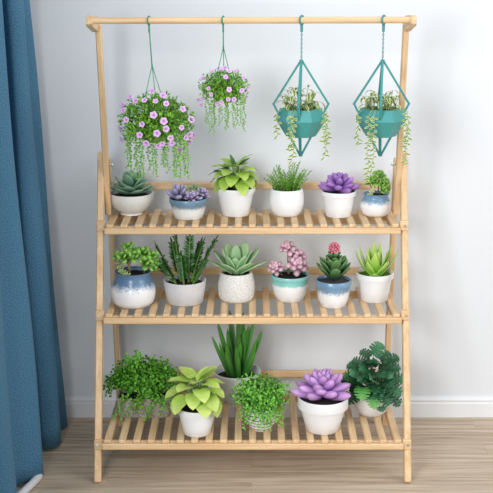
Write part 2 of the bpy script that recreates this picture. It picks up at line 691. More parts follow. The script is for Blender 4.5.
# rolled white lining showing below the front fold
b = MB()
b.tube([(0.052, -0.072, 0.011), (0.056, -0.09, 0.011), (0.045, -0.14, 0.011), (0.022, -0.22, 0.011), (0.0, -0.32, 0.011), (-0.03, -0.45, 0.011)], 0.0125, 10)
b.ball((0.052, -0.072, 0.0125), 0.0125, 10, 6)
lo = b.build('lining_hem', LINING, cur)
lo.location = (0.008, 0.004, 0.0015)
lo['label'] = 'white lining hem peeking out on the floor'

# ------------------------------------------------------------------ plant stand
LEG_K = 0.3456
TIERS = [('top', 0.7832, 0.2257, 0.462), ('middle', 0.5126, 0.1321, 0.448), ('bottom', 0.1398, 0.0033, 0.437)]
stand = thing('plant_stand', 'three-tier natural bamboo plant stand with slatted shelves and a hanging rail', 'plant stand', (0.0025, 0.2, 0))
ox = Vector((0, -0.2, 0))


def V(*a):
    return Vector(a) + ox


for sx in (-1, 1):
    b = MB()
    top = V(sx * 0.4893, LEG_K * 0.985, 0.985)
    b.bar(V(sx * 0.4893, 0.0, 0.0), top, 0.0215, 0.030, bev=0.003)
    # rounded upper end
    b.tube([top + Vector((-0.0107, 0, 0)), top + Vector((0.0107, 0, 0))], 0.0148, 20)
    lg = b.build('front_leg', W_Z, stand, sharp=35)
    b = MB()
    b.bar(V(sx * 0.4660, 0.452, 0.0), V(sx * 0.4860, 0.478, 0.955), 0.0195, 0.026, bev=0.003)
    b.build('back_leg', W_Z, stand, sharp=35)
    b = MB()
    b.bar(V(sx * 0.4715, 0.336, 0.7925), V(sx * 0.4715, 0.238, 1.412), 0.0185, 0.024, bev=0.003)
    hp = b.build('hanging_post', W_Z, stand, sharp=35)
    # curved bracket carrying the rail
    b = MB()
    out = [(0.254, 1.392), (0.253, 1.418), (0.238, 1.434), (0.115, 1.4425), (0.102, 1.439), (0.0945, 1.430), (0.0955, 1.419), (0.106, 1.411), (0.150, 1.404), (0.190, 1.396), (0.226, 1.388)]
    xo, xi = sx * 0.4870 - 0.003, sx * 0.4690 - 0.002
    A = [b.vert(V(xo, y, z)) for y, z in out]
    B = [b.vert(V(xi, y, z)) for y, z in out]
    if sx > 0:
        A, B = B, A
    b.face(A)
    b.face(B[::-1])
    for i in range(len(out)):
        j = (i + 1) % len(out)
        b.face([A[j], A[i], B[i], B[j]])
    b.build('rail_bracket', W_Y, stand, sharp=40)
    # bolt joining post and leg
    b = MB()
    b.tube([V(sx * 0.4625, 0.311, 0.962), V(sx * 0.4535, 0.311, 0.962)], 0.003, 10)
    b.tube([V(sx * 0.4535, 0.311, 0.962), V(sx * 0.448, 0.311, 0.962)], 0.0055, 6)
    b.build('bolt', STEEL, hp)

b = MB()
b.tube([V(-0.4750, 0.11, 1.4285), V(0.4700, 0.11, 1.4285)], 0.0098, 20)
b.build('hanging_rail', W_X, stand, sharp=40)

for z in (0.8606, 0.5639, 0.1929):
    b = MB()
    yy = 0.452 + 0.026 * z / 0.955
    b.box(V(0, yy, z), (0.925 + 0.02 * (z - 0.2), 0.016, 0.0245), None, 0.003)
    b.build('back_rail', W_X, stand, sharp=35)

for tn, z, yf, yb in TIERS:
    sh = bpy.data.objects.new('shelf', None)
    C.objects.link(sh)
    sh.parent = stand
    # slats with rounded front ends
    b = MB()
    xm = 0.456
    for i in range(21):
        x = -xm + 2 * xm * i / 20
        th = 0.012
        y0, y1 = yf + 0.002, yb
        b.box(V(x, (y0 + y1) / 2, z - th / 2), (0.0225, y1 - y0, th), None, 0.003)
    b.build('slats', W_Y, sh, sharp=35)
    # front board below the slat ends
    b = MB()
    b.box(V(0, yf + 0.006, z - 0.012 - 0.0105), (0.948, 0.012, 0.0205), None, 0.003)
    b.build('front_board', W_X, sh, sharp=35)
    # cross rail, its ends bolted in front of the legs
    zc = z - 0.0125 - 0.011
    lyf = LEG_K * (z - 0.016) - 0.0165
    b = MB()
    yc = yf + 0.0125 + 0.0072
    zb = z - 0.0215 if tn == 'bottom' else z - 0.0085
    yc += 0.002
    b.box(V(0, yc + 0.002, z - 0.0215), (0.950, 0.016, 0.022), None, 0.002)
    for sx in (-1, 1):
        b.box(V(sx * 0.4860, yc, zb), (0.028, 0.0185, 0.0325), None, 0.0025)
    b.build('cross_rail', W_X, sh, sharp=35)
    for sx in (-1, 1):
        b = MB()
        p = V(sx * 0.4890, yc - 0.0092, zb)
        b.tube([p, p + Vector((0, -0.0022, 0))], 0.0046, 14)
        b.tube([p + Vector((0, -0.0022, 0)), p + Vector((0, -0.0034, 0))], 0.0022, 6)
        b.build('bolt', STEEL, sh, sharp=40)
    b = MB()
    hh = 0.036 if tn == 'top' else 0.0235
    b.box(V(0, yb - 0.014, z - 0.0125 - hh / 2), (0.922, 0.018, hh), None, 0.002)
    b.build('support_rail', W_X, sh, sharp=35)
    # side arms between front and back
    for sx in (-1, 1):
        b = MB()
        b.bar(V(sx * 0.4545, yc + 0.0075, z - 0.024), V(sx * 0.4545, yb - 0.024, z - 0.024), 0.014, 0.020, bev=0.002)
        b.build('side_arm', W_Y, sh, sharp=35)


# ------------------------------------------------------------------ pots
def resample(prof, k=5):
    return [(v.x, v.y) for v in catmull(prof, k)]


def soil_disc(parent, r, z, mat, hump=0.004):
    b = MB()
    rings = []
    rings.append([b.vert((0, 0, z + hump))])
    n = 28
    for j in range(1, 7):
        t = j / 6
        rings.append([b.vert((r * t * math.cos(2 * PI * k / n), r * t * math.sin(2 * PI * k / n), z + hump * (1 - t * t) + (rnd.uniform(-.0018, .0018) if j < 6 else -.002))) for k in range(n)])
    for k in range(n):
        b.face([rings[0][0], rings[1][k], rings[1][(k + 1) % n]])
    for j in range(1, 6):
        A, B = rings[j], rings[j + 1]
        for k in range(n):
            b.face([A[k], B[k], B[(k + 1) % n], A[(k + 1) % n]])
    return b.build('soil', mat, parent)


def make_pot(parent, outer, mat, t=0.004, soil_drop=0.012, soil=SOIL, name='pot', hump=0.004, smoothk=0):
    """outer: (r, z) from base to rim, wall thickness t"""
    o = resample(outer, smoothk) if smoothk else outer
    rt, zt = o[-1]
    zs = zt - soil_drop

    def rad(z):
        for (r0, z0), (r1, z1) in zip(o[:-1], o[1:]):
            if z0 <= z <= z1 and z1 > z0:
                return r0 + (r1 - r0) * (z - z0) / (z1 - z0)
        return rt
    rs = min(rad(zs) - t, rt - t)
    zb = zs - 0.012
    prof = [(0, 0)] + [(max(o[0][0] - 0.002, 0.001), 0)] + [(o[0][0], 0.0015)] + list(o[1:-1]) + [(rt, zt - 0.001), (rt - 0.001, zt), (rt - t + 0.001, zt), (rt - t, zt - 0.0012), (rs, zs), (rs - .002, zb), (0, zb)]
    b = MB()
    b.lathe(prof, 56)
    p = b.build(name, mat, parent, sharp=50)
    soil_disc(parent, rs - 0.0006, zs + .001, soil, hump)
    return zs + 0.002


def tapered(h, rb, rt, lip_h=0.0, lip=0.003):
    if lip_h <= 0:
        return [(rb, 0), (rt, h)]
    rl = rb + (rt - lip - rb)
    return [(rb, 0), (rb + (rl - rb) * .5, (h - lip_h) * .5), (rl, h - lip_h), (rl + lip * .3, h - lip_h + .0002), (rt - .0007, h - lip_h + .0012), (rt, h - lip_h + .0035), (rt, h - 0.002), (rt, h)]


TOPZ, MIDZ, BOTZ = 0.7835, 0.5129, 0.1401
GT, GM, GB = 'potted plants on the top shelf', 'potted plants on the middle shelf', 'potted plants on the bottom shelf'


# ---- top 1: grey-green agave rosette in bone bowl
t = thing('potted_succulent', 'grey-green broad-leaved rosette succulent in a glossy off-white bowl', 'potted plant', (-0.3975, 0.385, TOPZ), GT)
zs = make_pot(t, [(0.0385, 0), (0.0385, 0.008), (0.052, 0.018), (0.064, 0.034), (0.0720, 0.052), (0.0745, 0.072)], BONE_BOWL, smoothk=4)
AG = mat_leaf('grey_green_succulent', srgb(88, 128, 104), srgb(128, 166, 138), edge=srgb(162, 190, 164), var=.2, rough=.42, edge_w=.82)
b = MB()
rosette(b, (0, 0, zs + .006), UP, 13, 0.076, 0.070, 0.034, 0.014, 0.16, 0.46, 0.008, prof=GEM, bend=-0.25, lift=.012, Wk=(.044, .042), N=8, phase=.4, short=(3.55, .55, .78))
rosette(b, (0, 0, zs + .018), UP, 13, 0.070, 0.040, 0.034, 0.012, 0.62, 1.40, 0.008, prof=GEM, bend=-0.30, lift=.026, Wk=(.042, .026), N=8, phase=1.1)
b.build('leaves', AG, t)

# ---- top 2: lilac succulents in blue/white pot
BLUE = srgb(92, 130, 162)
t = thing('potted_succulent', 'lilac and pale green succulents mixed in a low blue-rimmed white pot', 'potted plant', (-0.206, 0.330, TOPZ), GT)
zs = make_pot(t, [(0.046, 0), (0.052, 0.018), (0.058, 0.045), (0.0625, 0.054), (0.0625, 0.066)], mat_glaze('low_blue_glaze', srgb(112, 144, 166), (0.88, 0.88, 0.88, 1), 0.037, 0.011, scale=150), soil_drop=.006)
LI = mat_leaf('lilac_succulent', srgb(134, 128, 164), srgb(186, 176, 208), var=.25, rough=.5)
LI2 = mat_leaf('lilac_pink_succulent', srgb(140, 124, 176), srgb(206, 186, 218), var=.2, rough=.5)
PG = mat_leaf('pale_green_succulent', srgb(120, 160, 110), srgb(176, 202, 160), var=.2, rough=.5)
b = MB()
rosette(b, (-0.029, -0.010, zs), (-.15, -.15, 1), 12, 0.052, 0.036, .022, .015, 0.25, 1.35, .006, prof=SPOON, bend=-.25, lift=.018, Wk=(.027, .018))
b.build('large_rosette', LI, t)
b = MB()
for c, ax, s_ in (((.018, -.034, zs + .010), (.1, -.5, 1), 1.25), ((.046, -.008, zs + .018), (.5, -.2, 1), 1.2), ((.004, -.026, zs + .003), (-.1, -.4, 1), .8)):
    rosette(b, c, ax, 16, .022 * s_, .011 * s_, .011 * s_, .007 * s_, -0.1, 1.35, .003, prof=SPOON, bend=-.5, lift=.007, Wk=(.011 * s_, .007 * s_), N=5, M=6)
    b.tube([(c[0], c[1], zs - .004), c], .0025, 6)
b.build('small_rosettes', LI2, t)
b = MB()
for k in range(9):
    x, y = rnd.uniform(-.012, .036), rnd.uniform(.004, .034)
    rosette(b, (x, y, zs + rnd.uniform(.020, .036)), (x * 8, -.3, 1), 12, .012, .006, .006, .004, -.1, 1.3, .002, prof=SPOON, bend=-.4, lift=.004, Wk=(.006, .004), N=4, M=5)
    b.tube([(x * .6, y * .8, zs - .002), (x, y, zs + .016)], .0012, 5)
b.build('green_sprigs', PG, t)

# ---- pothos-like builder
LIME = mat_leaf('lime_pothos', srgb(152, 194, 66), srgb(200, 226, 108), var=.3, rough=.42, blotch=srgb(208, 226, 128), trans=.18, edge=srgb(120, 166, 56), edge_w=.94)
LIME_D = mat_leaf('green_pothos', srgb(58, 96, 44), srgb(96, 140, 62), var=.25, rough=.4)


def pothos(parent, zs, specs, mat, stem_r=.0014):
    bl, bs = MB(), MB()
    for (x, y, z, az, el, L, W, bend, mi) in specs:
        tip = Vector((x, y, z))
        root = Vector((x * .15, y * .15, zs - .003))
        mid = root.lerp(tip, .5) + Vector((0, 0, .012))
        bs.tube([root, root.lerp(mid, .5) + Vector((0, 0, .006)), mid, mid.lerp(tip, .5) + Vector((0, 0, .003)), tip], stem_r, 6)
        d = sph(az, el)
        nn = sph(az, el + PI / 2)
        bl.leaf(tip, d, nn, L, W, 0, bend, HEART, N=10, cup=.16, mi=mi, wave=.02, sweep=-.12)
    bs.build('stems', STEM_GREEN, parent)
    return bl.build('leaves', mat, parent)


R = math.radians
def dome(n, rx, rz, L, W, zoff, dark=0.0, seed=1):
    q = random.Random(seed)
    out = []
    for i in range(n):
        u = (i + .5) / n
        e = math.asin(1 - u)
        az = i * GA + q.uniform(-.15, .15)
        out.append((math.cos(az) * math.cos(e) * rx, math.sin(az) * math.cos(e) * rx, zoff + math.sin(e) * rz, az, e * 1.0 - .55 + q.uniform(-.12, .10),
                    L * q.uniform(.85, 1.08), W * q.uniform(.88, 1.08) * (1 - .25 * math.sin(e)), 1.0 - .5 * math.sin(e), 1 if q.random() < dark else 0))
    return out


# ---- top 3
t = thing('potted_pothos', 'lime green heart-leaved plant in a tapered white pot on the top shelf', 'potted plant', (-0.052, 0.374, TOPZ), GT)
zs = make_pot(t, tapered(.093, .0445, .0655, .015, .0058), WHITE_POT)
sp = dome(26, .040, .050, .058, .058, zs + .034, .0, 5)
sp += [(-.022, .016, zs + .066, R(168), R(25), .062, .024, .6, 1), (-.004, .004, zs + .078, R(128), R(60), .044, .018, .1, 1), (.008, .008, zs + .074, R(30), R(42), .056, .024, .4, 1), (-.030, .004, zs + .058, R(185), R(15), .062, .030, .8, 1)]
pothos(t, zs, sp, [LIME, LIME_D])

# ---- top 4: feathery green
t = thing('potted_asparagus_fern', 'feathery bright green upright plant in a round white cup pot', 'potted plant', (0.116, 0.364, TOPZ), GT)
zs = make_pot(t, [(0.037, 0), (0.0475, 0.013), (0.0555, 0.035), (0.0565, 0.055), (0.0545, 0.075), (0.0515, 0.089)], WHITE_POT, soil=MOSS, soil_drop=.006, smoothk=4)
FEA = mat_leaf('feathery_green', srgb(104, 170, 54), srgb(164, 214, 98), var=.35, rough=.5, trans=.15)
b, bs = MB(), MB()
for i in range(40):
    az = i * GA
    rr = .040 * math.sqrt((i + .5) / 40)
    p = Vector((math.cos(az) * rr, math.sin(az) * rr, zs - .002))
    H = rnd.uniform(.040, .080) * (1.0 - .15 * rr / .04)
    if i % 4 == 0:
        H = rnd.uniform(.070, .094)
    lean = Vector((math.cos(az), math.sin(az), 0)) * (rr / .04 * .035 + rnd.uniform(0, .014))
    pts = [p + UP * H * k / 7 + lean * (k / 7) ** 1.5 for k in range(8)]
    bs.tube(pts, .0009, 4, r2=.0005)
    for j in range(2, 30):
        q = j / 30 * 7
        k = min(6, int(q))
        pos = pts[k].lerp(pts[k + 1], q - k)
        a2 = j * GA
        dd = sph(a2, R(38))
        b.chip(pos, dd, UP, rnd.uniform(.009, .0135) * (1.1 - .4 * j / 30), .0042)
bs.build('stems', STEM_GREEN, t)
b.build('foliage', FEA, t)

# ---- top 5: violet succulent (and the larger one below)
VIO = mat_leaf('violet_succulent', srgb(86, 48, 134), srgb(168, 122, 196), var=.4, rough=.42, split=(.1, .9))
ORC = mat_leaf('orchid_purple_succulent', srgb(110, 72, 158), srgb(206, 158, 216), var=.4, rough=.4, split=(.1, .9))


def violet(parent, zs, s, mat, ph=0.0, tall=1.0):
    b = MB()
    rosette(b, (0, 0, zs + .004 * s), UP, 13, .064 * s, .058 * s, .024 * s, .022 * s, .12, .36, .008 * s, prof=GEM, bend=-.10, lift=.008 * s, Wk=(.028 * s, .028 * s), N=8, phase=ph, jitter=.08, flat=.9)
    rosette(b, (0, 0, zs + .014 * s), UP, 12, .052 * s, .040 * s, .022 * s, .020 * s, .50, .95 * tall, .006 * s, prof=GEM, bend=-.12, lift=.012 * s, Wk=(.025 * s, .021 * s), N=8, phase=ph + 1, jitter=.08, flat=.9)
    rosette(b, (0, 0, zs + .026 * s), UP, 8, .036 * s, .026 * s, .015 * s, .011 * s, 1.0, 1.4, .004 * s, prof=GEM, bend=-.1, lift=.010 * s, Wk=(.016 * s, .012 * s), N=7, phase=ph + 2, flat=.9)
    return b.build('leaves', mat, parent)


t = thing('potted_succulent', 'small deep violet pointed succulent in a white pot on the top shelf', 'potted plant', (0.286, 0.353, TOPZ), GT)
zs = make_pot(t, tapered(.084, .041, .0565, .016, .0055), WHITE_POT, soil_drop=.006)
violet(t, zs, 1.06, VIO, .3, .95)

# ---- top 6: small jade
JADE = mat_leaf('jade_leaf', srgb(92, 148, 50), srgb(150, 192, 92), var=.3, rough=.35, spec=.5)
t = thing('potted_jade_plant', 'small round-leaved green succulent in a squat blue and white pot, top shelf right', 'potted plant', (0.409, 0.365, TOPZ), GT)
zs = make_pot(t, [(0.036, 0), (0.0445, 0.010), (0.0495, 0.028), (0.0480, 0.045), (0.0420, 0.057), (0.0405, 0.064), (0.0430, 0.073)], mat_glaze('squat_blue_glaze', srgb(116, 150, 178), (0.90, 0.90, 0.91, 1), 0.043, 0.014, scale=150), soil_drop=.008, smoothk=4)
b, bs = MB(), MB()
for c, ax, s_ in (((-.008, -.008, zs + .048), (-.2, -1, .8), 1.35), ((.022, -.008, zs + .040), (.6, -1, .8), 1.35), ((.008, .004, zs + .062), (0, -.7, 1), 1.3), ((.018, -.022, zs + .024), (.4, -.8, .6), 1.15), ((-.020, .006, zs + .036), (-.5, -.2, 1), 1.05), ((.034, .004, zs + .020), (.9, -.5, .5), 1.0)):
    rosette(b, c, ax, 12, .019 * s_, .011 * s_, .012 * s_, .006, -.15, 1.35, .002, prof=SPOON, bend=-.45, lift=.005, Wk=(.0165 * s_, .011 * s_), N=5, M=6)
    bs.tube([(c[0] * .3 + .004, c[1] * .3, zs - .003), (c[0] * .7 + .002, c[1] * .7, zs + .015), c], .0019, 6)
for k in range(3):
    rosette(b, (-.022 + k * .005, -.020 - k * .004, zs + .004 + k * .009), (-.3, -.6, 1), 8, .010, .006, .006, .004, 0, 1.2, .002, prof=SPOON, Wk=(.007, .004), N=4, M=5, mi=1)
bs.build('stems', STEM_BROWN, t)
b.build('leaves', [JADE, mat_leaf('cream_sprout', srgb(196, 204, 140), srgb(220, 224, 180), var=.1)], t)

# ---- mid 1: jade tree
t = thing('potted_jade_plant', 'thick-leaved green jade plant with two woody stems in a round blue and white pot', 'potted plant', (-0.384, 0.240, MIDZ), GM)
zs = make_pot(t, [(0.052, 0), (0.066, 0.014), (0.0725, 0.040), (0.0705, 0.062), (0.0610, 0.085), (0.0565, 0.100), (0.0600, 0.114)], mat_glaze('round_blue_glaze', srgb(100, 132, 164), (0.90, 0.90, 0.91, 1), 0.066, 0.020, scale=150), soil_drop=.012, smoothk=4)
JA2 = mat_leaf('thick_jade_leaf', srgb(74, 136, 44), srgb(144, 192, 84), var=.3, rough=.28, spec=.6, edge=srgb(168, 202, 110), edge_w=.9)
b, bs = MB(), MB()
tops = [((-.024, -.020, zs + .060), (-.3, -1.0, .8), 1.0, 0), ((.006, -.018, zs + .062), (.3, -1.0, .8), 1.0, 0), ((-.010, -.004, zs + .080), (0, -.6, 1), 1.0, 0), ((-.040, -.004, zs + .056), (-.9, -.6, .7), .85, 0),
        ((.040, -.010, zs + .040), (.2, -1.1, .6), 1.05, 1), ((.060, .000, zs + .056), (.6, -.8, .8), .95, 1), ((.036, .006, zs + .064), (0, -.8, 1), .95, 1), ((.062, -.004, zs + .032), (.9, -.8, .2), .85, 1)]
for c, ax, s_, st in tops:
    rosette(b, c, ax, 7, .033 * s_, .022 * s_, .02, .011, .05, 1.15, .004, prof=SPOON, bend=-.1, lift=.007, Wk=(.0235 * s_, .0165 * s_), N=6, M=8, flat=1)
    root = Vector((-.010, -.012, zs - .004)) if st == 0 else Vector((.038, .004, zs - .004))
    knee = root + Vector((0, 0, .040 if st == 0 else .026))
    bs.tube([root, root.lerp(knee, .5), knee, knee.lerp(Vector(c), .6) + Vector((0, .006, .002)), Vector(c)], .0060, 8, r2=.0028)
for c in ((-.040, -.014, zs + .022), (-.034, -.022, zs + .012), (-.018, -.036, zs + .006), (-.044, -.004, zs + .034)):
    rosette(b, c, (-.3, -.5, 1), 9, .014, .008, .006, .005, 0, 1.2, .002, prof=BEAD, Wk=(.009, .006), N=5, M=6, mi=1)
    bs.tube([(c[0], c[1] + .002, zs - .003), c], .002, 6)
bs.build('stems', STEM_BROWN, t)
b.build('leaves', [JA2, mat_leaf('pale_jade_sprout', srgb(128, 168, 84), srgb(206, 214, 160), var=.15)], t)

# ---- mid 2: ZZ plant
t = thing('potted_zz_plant', 'dark green feather-leaved plant in a grey-white concrete pot', 'potted plant', (-0.218, 0.268, MIDZ), GM)
CONC = mat_plain('pale_concrete', (0.76, 0.75, 0.77, 1), .8, .2, .10, 60, .15)
zs = make_pot(t, [(0.055, 0), (0.0585, 0.004), (0.0655, 0.045), (0.0700, 0.077)], CONC, t=.0055, soil_drop=.013)
ZZ = mat_leaf('dark_glossy_leaf', srgb(28, 74, 28), srgb(74, 130, 54), var=.7, rough=.28, spec=.6)
b, bs = MB(), MB()
zst = [(-.028, 0, 182, 68, .142), (-.012, .004, 178, 84, .162), (.012, -.004, 5, 88, .162), (.020, .006, 2, 75, .142), (.034, 0, 0, 68, .160),
       (-.026, -.018, 222, 60, .105), (.026, -.018, 318, 62, .105), (-.002, -.026, 255, 80, .108), (-.018, .024, 130, 74, .130), (.022, .026, 50, 72, .130), (-.036, .006, 172, 54, .120)]
for x, y, az, el, L in zst:
    p = Vector((x, y, zs - .004))
    d = sph(R(az), R(el))
    sag = Vector((d.x, d.y, 0)) * .25
    pts = [p + d * L * 1.0 * k / 8 + sag * L * (k / 8) ** 2 * .6 for k in range(9)]
    bs.tube(pts, .0042, 7, r2=.0012)
    side = d.cross(UP)
    side = side.normalized() if side.length > .05 else Vector((1, 0, 0))
    if abs(side.x) < .4:
        side = (side + Vector((.5 if side.x >= 0 else -.5, 0, 0))).normalized()
    nrm = side.cross(d).normalized()
    if nrm.y > 0:
        nrm = -nrm
    for j in range(14):
        q = (.24 + .76 * j / 14) * 8
        k = min(7, int(q))
        pos = pts[k].lerp(pts[k + 1], q - k)
        dl = (pts[k + 1] - pts[k]).normalized()
        for sg in (-1, 1):
            ld = (dl * .62 + side * sg * .8 + nrm * rnd.uniform(-.1, .4)).normalized()
            LL = .0255 * (1.05 - .5 * abs(j / 14 - .35)) * rnd.uniform(.85, 1.1)
            b.leaf(pos, ld, nrm + UP * .6 + Vector((rnd.uniform(-.4, .4), 0, 0)), LL, .0088, 0, .25, LANCE, N=5, cup=.3)
    b.leaf(pts[-1], (pts[-1] - pts[-2]).normalized(), nrm, .022, .008, 0, .1, LANCE, N=4, cup=.3)
bs.build('stems', STEM_GREEN, t)
b.build('leaves', ZZ, t)

# ---- mid 3: pale green thick leaves
t = thing('potted_succulent', 'pale sage green upright broad-leaved succulent in a rough-textured white pot', 'potted plant', (-0.050, 0.294, MIDZ), GM)
m = NT('textured_white_pot')
vo = m.n('ShaderNodeTexVoronoi')
vo.inputs['Scale'].default_value = 240
m.l(m.obj(), vo.inputs['Vector'])
m.col(m.ramp(vo.outputs['Distance'], [(0.15, (0.88, 0.86, 0.83, 1)), (0.75, (0.66, 0.64, 0.60, 1))]))
m.rough(.85, .2)
m.bump(vo.outputs['Distance'], -.8, .003)
zs = make_pot(t, [(0.048, 0), (0.0565, 0.012), (0.0600, 0.035), (0.0595, 0.060), (0.0545, 0.083), (0.0515, 0.095)], m.m, t=.005, soil_drop=.006, smoothk=4)
SAGE = mat_leaf('sage_leaf', srgb(130, 176, 122), srgb(170, 204, 152), edge=srgb(184, 214, 168), var=.2, rough=.5, edge_w=.75)
b = MB()
for az, el, L, W, bd in ((232, 44, .082, .050, .2), (308, 44, .086, .050, .2), (188, 38, .104, .044, .3), (352, 36, .104, .044, .3), (164, 50, .104, .042, .1), (16, 52, .112, .044, .1), (125, 64, .108, .042, 0), (58, 62, .112, .042, 0),
                        (262, 70, .066, .036, 0), (95, 76, .096, .036, -.1), (222, 62, .080, .036, 0), (312, 62, .080, .036, 0), (2, 62, .100, .040, 0), (172, 64, .096, .040, 0)):
    d = sph(R(az), R(el))
    b.leaf(Vector((d.x, d.y, 0)) * .012 + UP * (zs - .003), d, sph(R(az), R(el) + PI / 2), L, W * 1.12, .008, bd, PADDLE, N=9, M=8)
b.build('leaves', SAGE, t)

# ---- mid 4: pink moonstones
t = thing('potted_moonstone_succulent', 'pink plump-leaved succulent clusters in a mint-rimmed white pot', 'potted plant', (0.127, 0.298, MIDZ), GM)
zs = make_pot(t, [(0.042, 0), (0.0535, 0.022), (0.0595, 0.050), (0.0595, 0.066), (0.0595, 0.0715), (0.0615, 0.074), (0.0615, 0.086)], mat_glaze('mint_glaze', srgb(138, 206, 200), (0.90, 0.90, 0.91, 1), 0.056, 0.006, scale=40), soil_drop=.007)
MOON = mat_leaf('pink_moonstone', srgb(118, 66, 92), srgb(222, 182, 196), var=.3, rough=.4, split=(.25, .8))
b, bs = MB(), MB()
for c, ax, s_, nn in (((.022, -.014, zs + .040), (.15, -.75, .7), 1.22, 17), ((-.008, .004, zs + .092), (-.2, -.6, .8), .98, 16), ((-.048, -.014, zs + .030), (-.2, -.75, .7), .90, 17), ((.026, .014, zs + .060), (.3, .1, 1), 1.05, 14)):
    rosette(b, c, ax, nn, .029 * s_, .019 * s_, .016 * s_, .0145 * s_, -.55, 1.45, .006 * s_, prof=BEAD, bend=-.2, lift=.006, Wk=(.0190 * s_, .0150 * s_), N=7, M=8, jitter=.1, flat=1.0)
    bs.tube([(c[0] * .5, c[1] * .5 + .008, zs - .003), (c[0] * .8, c[1] * .6 + .012, zs + (c[2] - zs) * .5), c], .0042, 8, r2=.003)
bs.build('stems', STEM_BROWN, t)
b.build('leaves', MOON, t)

# ---- mid 5: green rosette with pink flower
t = thing('potted_flowering_succulent', 'green stacked-leaf succulent topped by a pink flower head in a blue and white pot', 'potted plant', (0.265, 0.230, MIDZ), GM)
zs = make_pot(t, [(0.040, 0), (0.0485, 0.025), (0.0535, 0.060), (0.0545, 0.070), (0.0575, 0.072), (0.0575, 0.088)], mat_glaze('band_blue_glaze', srgb(118, 152, 180), (0.90, 0.90, 0.91, 1), 0.049, 0.013, scale=150), soil=GREY_SOIL, soil_drop=.008)
GRS = mat_leaf('olive_green_succulent', srgb(60, 100, 56), srgb(104, 146, 88), var=.3, rough=.42, edge=srgb(130, 166, 104), edge_w=.9)
b, bs = MB(), MB()
for z0, n_, L, W, el, ph in ((.002, 7, .078, .034, 42, .2), (.012, 6, .080, .034, 54, .6), (.034, 6, .056, .028, 54, .1), (.058, 6, .036, .020, 42, .5), (.076, 5, .028, .014, 46, .2)):
    for k in range(n_):
        az = ph + 2 * PI * k / n_ + rnd.uniform(-.12, .12)
        e = R(el) + rnd.uniform(-.08, .08)
        b.leaf((.003 * math.cos(az), .003 * math.sin(az), zs + z0), sph(az, e), sph(az, e + PI / 2), L, W, .008, -.10, SPOON, N=8, M=8)
bs.tube([(0, 0, zs - .003), (0, 0, zs + .05), (.0005, 0, zs + .100)], .0038, 8, r2=.0028)
bs.build('stem', STEM_GREEN, t)
b.build('leaves', GRS, t)
b = MB()
PINKF = mat_leaf('coral_pink_petal', srgb(196, 78, 104), srgb(234, 140, 158), var=.3, rough=.5, split=(0, 1))
for i in range(46):
    el = math.asin(1 - 1.7 * (i + .5) / 46)
    d = sph(i * GA, el)
    p = Vector((0, 0, zs + .108)) + Vector((d.x * .0145, d.y * .0145, d.z * .017))
    b.leaf(p - d * .004, d, UP, .0095, .0085, .006, -.2, BEAD, N=4, M=6, flat=1)
b.build('flower_head', PINKF, t)

# ---- mid 6: lime aloe
t = thing('potted_aloe', 'lime green spiky aloe in a tapered white pot on the middle shelf', 'potted plant', (0.404, 0.292, MIDZ), GM)
zs = make_pot(t, tapered(.095, .043, .0615, .020, .0058), WHITE_POT, soil=MOSS, soil_drop=.010)
ALO = mat_leaf('lime_aloe', srgb(128, 184, 56), srgb(198, 222, 118), var=.2, rough=.38, edge=srgb(198, 222, 130), edge_w=.85)
b = MB()
for az, el, L, W, bd in ((262, 62, .088, .046, -.4), (308, 38, .072, .042, -.5), (232, 42, .070, .040, -.5), (190, 40, .108, .038, -.65), (352, 36, .108, .040, -.65), (166, 52, .110, .036, -.5), (18, 50, .112, .040, -.5),
                        (95, 78, .112, .034, -.1), (290, 72, .088, .042, -.2), (55, 66, .105, .034, -.3), (130, 66, .095, .034, -.3), (335, 58, .090, .040, -.4), (215, 60, .088, .038, -.4), (262, 12, .046, .044, -.4)):
    d = sph(R(az), R(el))
    b.leaf(Vector((d.x, d.y, 0)) * .014 + UP * (zs - .002), d, sph(R(az), R(el) + PI / 2), L, W, .011, bd, SPIKE, N=10, M=8)
b.build('leaves', ALO, t)


# ---- bottom 1: maidenhair fern in trough
t = thing('potted_fern', 'bushy small-leaved bright green fern in a rectangular rough stone trough', 'potted plant', (-0.357, 0.232, BOTZ), GB)
m = NT('rough_stone')
nn = m.noise(m.obj(), 90, 6, .75)
m.col(m.ramp(nn, [(.3, (.20, .17, .14, 1)), (.5, (.42, .38, .33, 1)), (.7, (.60, .57, .52, 1))]))
m.rough(.9, .2)
m.bump(nn, .6, .004)
b = MB()
hw, hd, h = .087, .046, .066
def ring(k, z, r):
    pts = []
    for cx, cy, a0 in ((hw * k - r, hd * k - r, 0), (-hw * k + r, hd * k - r, 90), (-hw * k + r, -hd * k + r, 180), (hw * k - r, -hd * k + r, 270)):
        for q in range(5):
            a = R(a0 + q * 22.5)
            pts.append(b.vert((cx + r * math.cos(a), cy + r * math.sin(a), z)))
    return pts
rg = [ring(.94, 0, .014), ring(1.0, .006, .015), ring(1.0, h - .003, .015), ring(.99, h, .015), ring(.93, h, .012), ring(.91, h - .018, .012)]
for A, B in zip(rg[:-1], rg[1:]):
    for k in range(20):
        b.face([A[k], A[(k + 1) % 20], B[(k + 1) % 20], B[k]])
b.face(rg[0][::-1])
b.face(rg[-1])
b.build('trough', m.m, t, sharp=45)
b = MB()
g = [[b.vert((-.076 + .152 * i / 12, -.038 + .076 * j / 6, h - .010 + rnd.uniform(-.002, .002))) for i in range(13)] for j in range(7)]
for j in range(6):
    for i in range(12):
        b.face([g[j][i], g[j][i + 1], g[j + 1][i + 1], g[j + 1][i]])
b.build('soil', SOIL, t)
FERN = mat_leaf('fern_green', srgb(88, 168, 42), srgb(152, 216, 78), var=.7, rough=.5, trans=.15)
FERN_D = mat_leaf('deep_fern_green', srgb(50, 116, 32), srgb(92, 160, 50), var=.5, rough=.5, trans=.1)


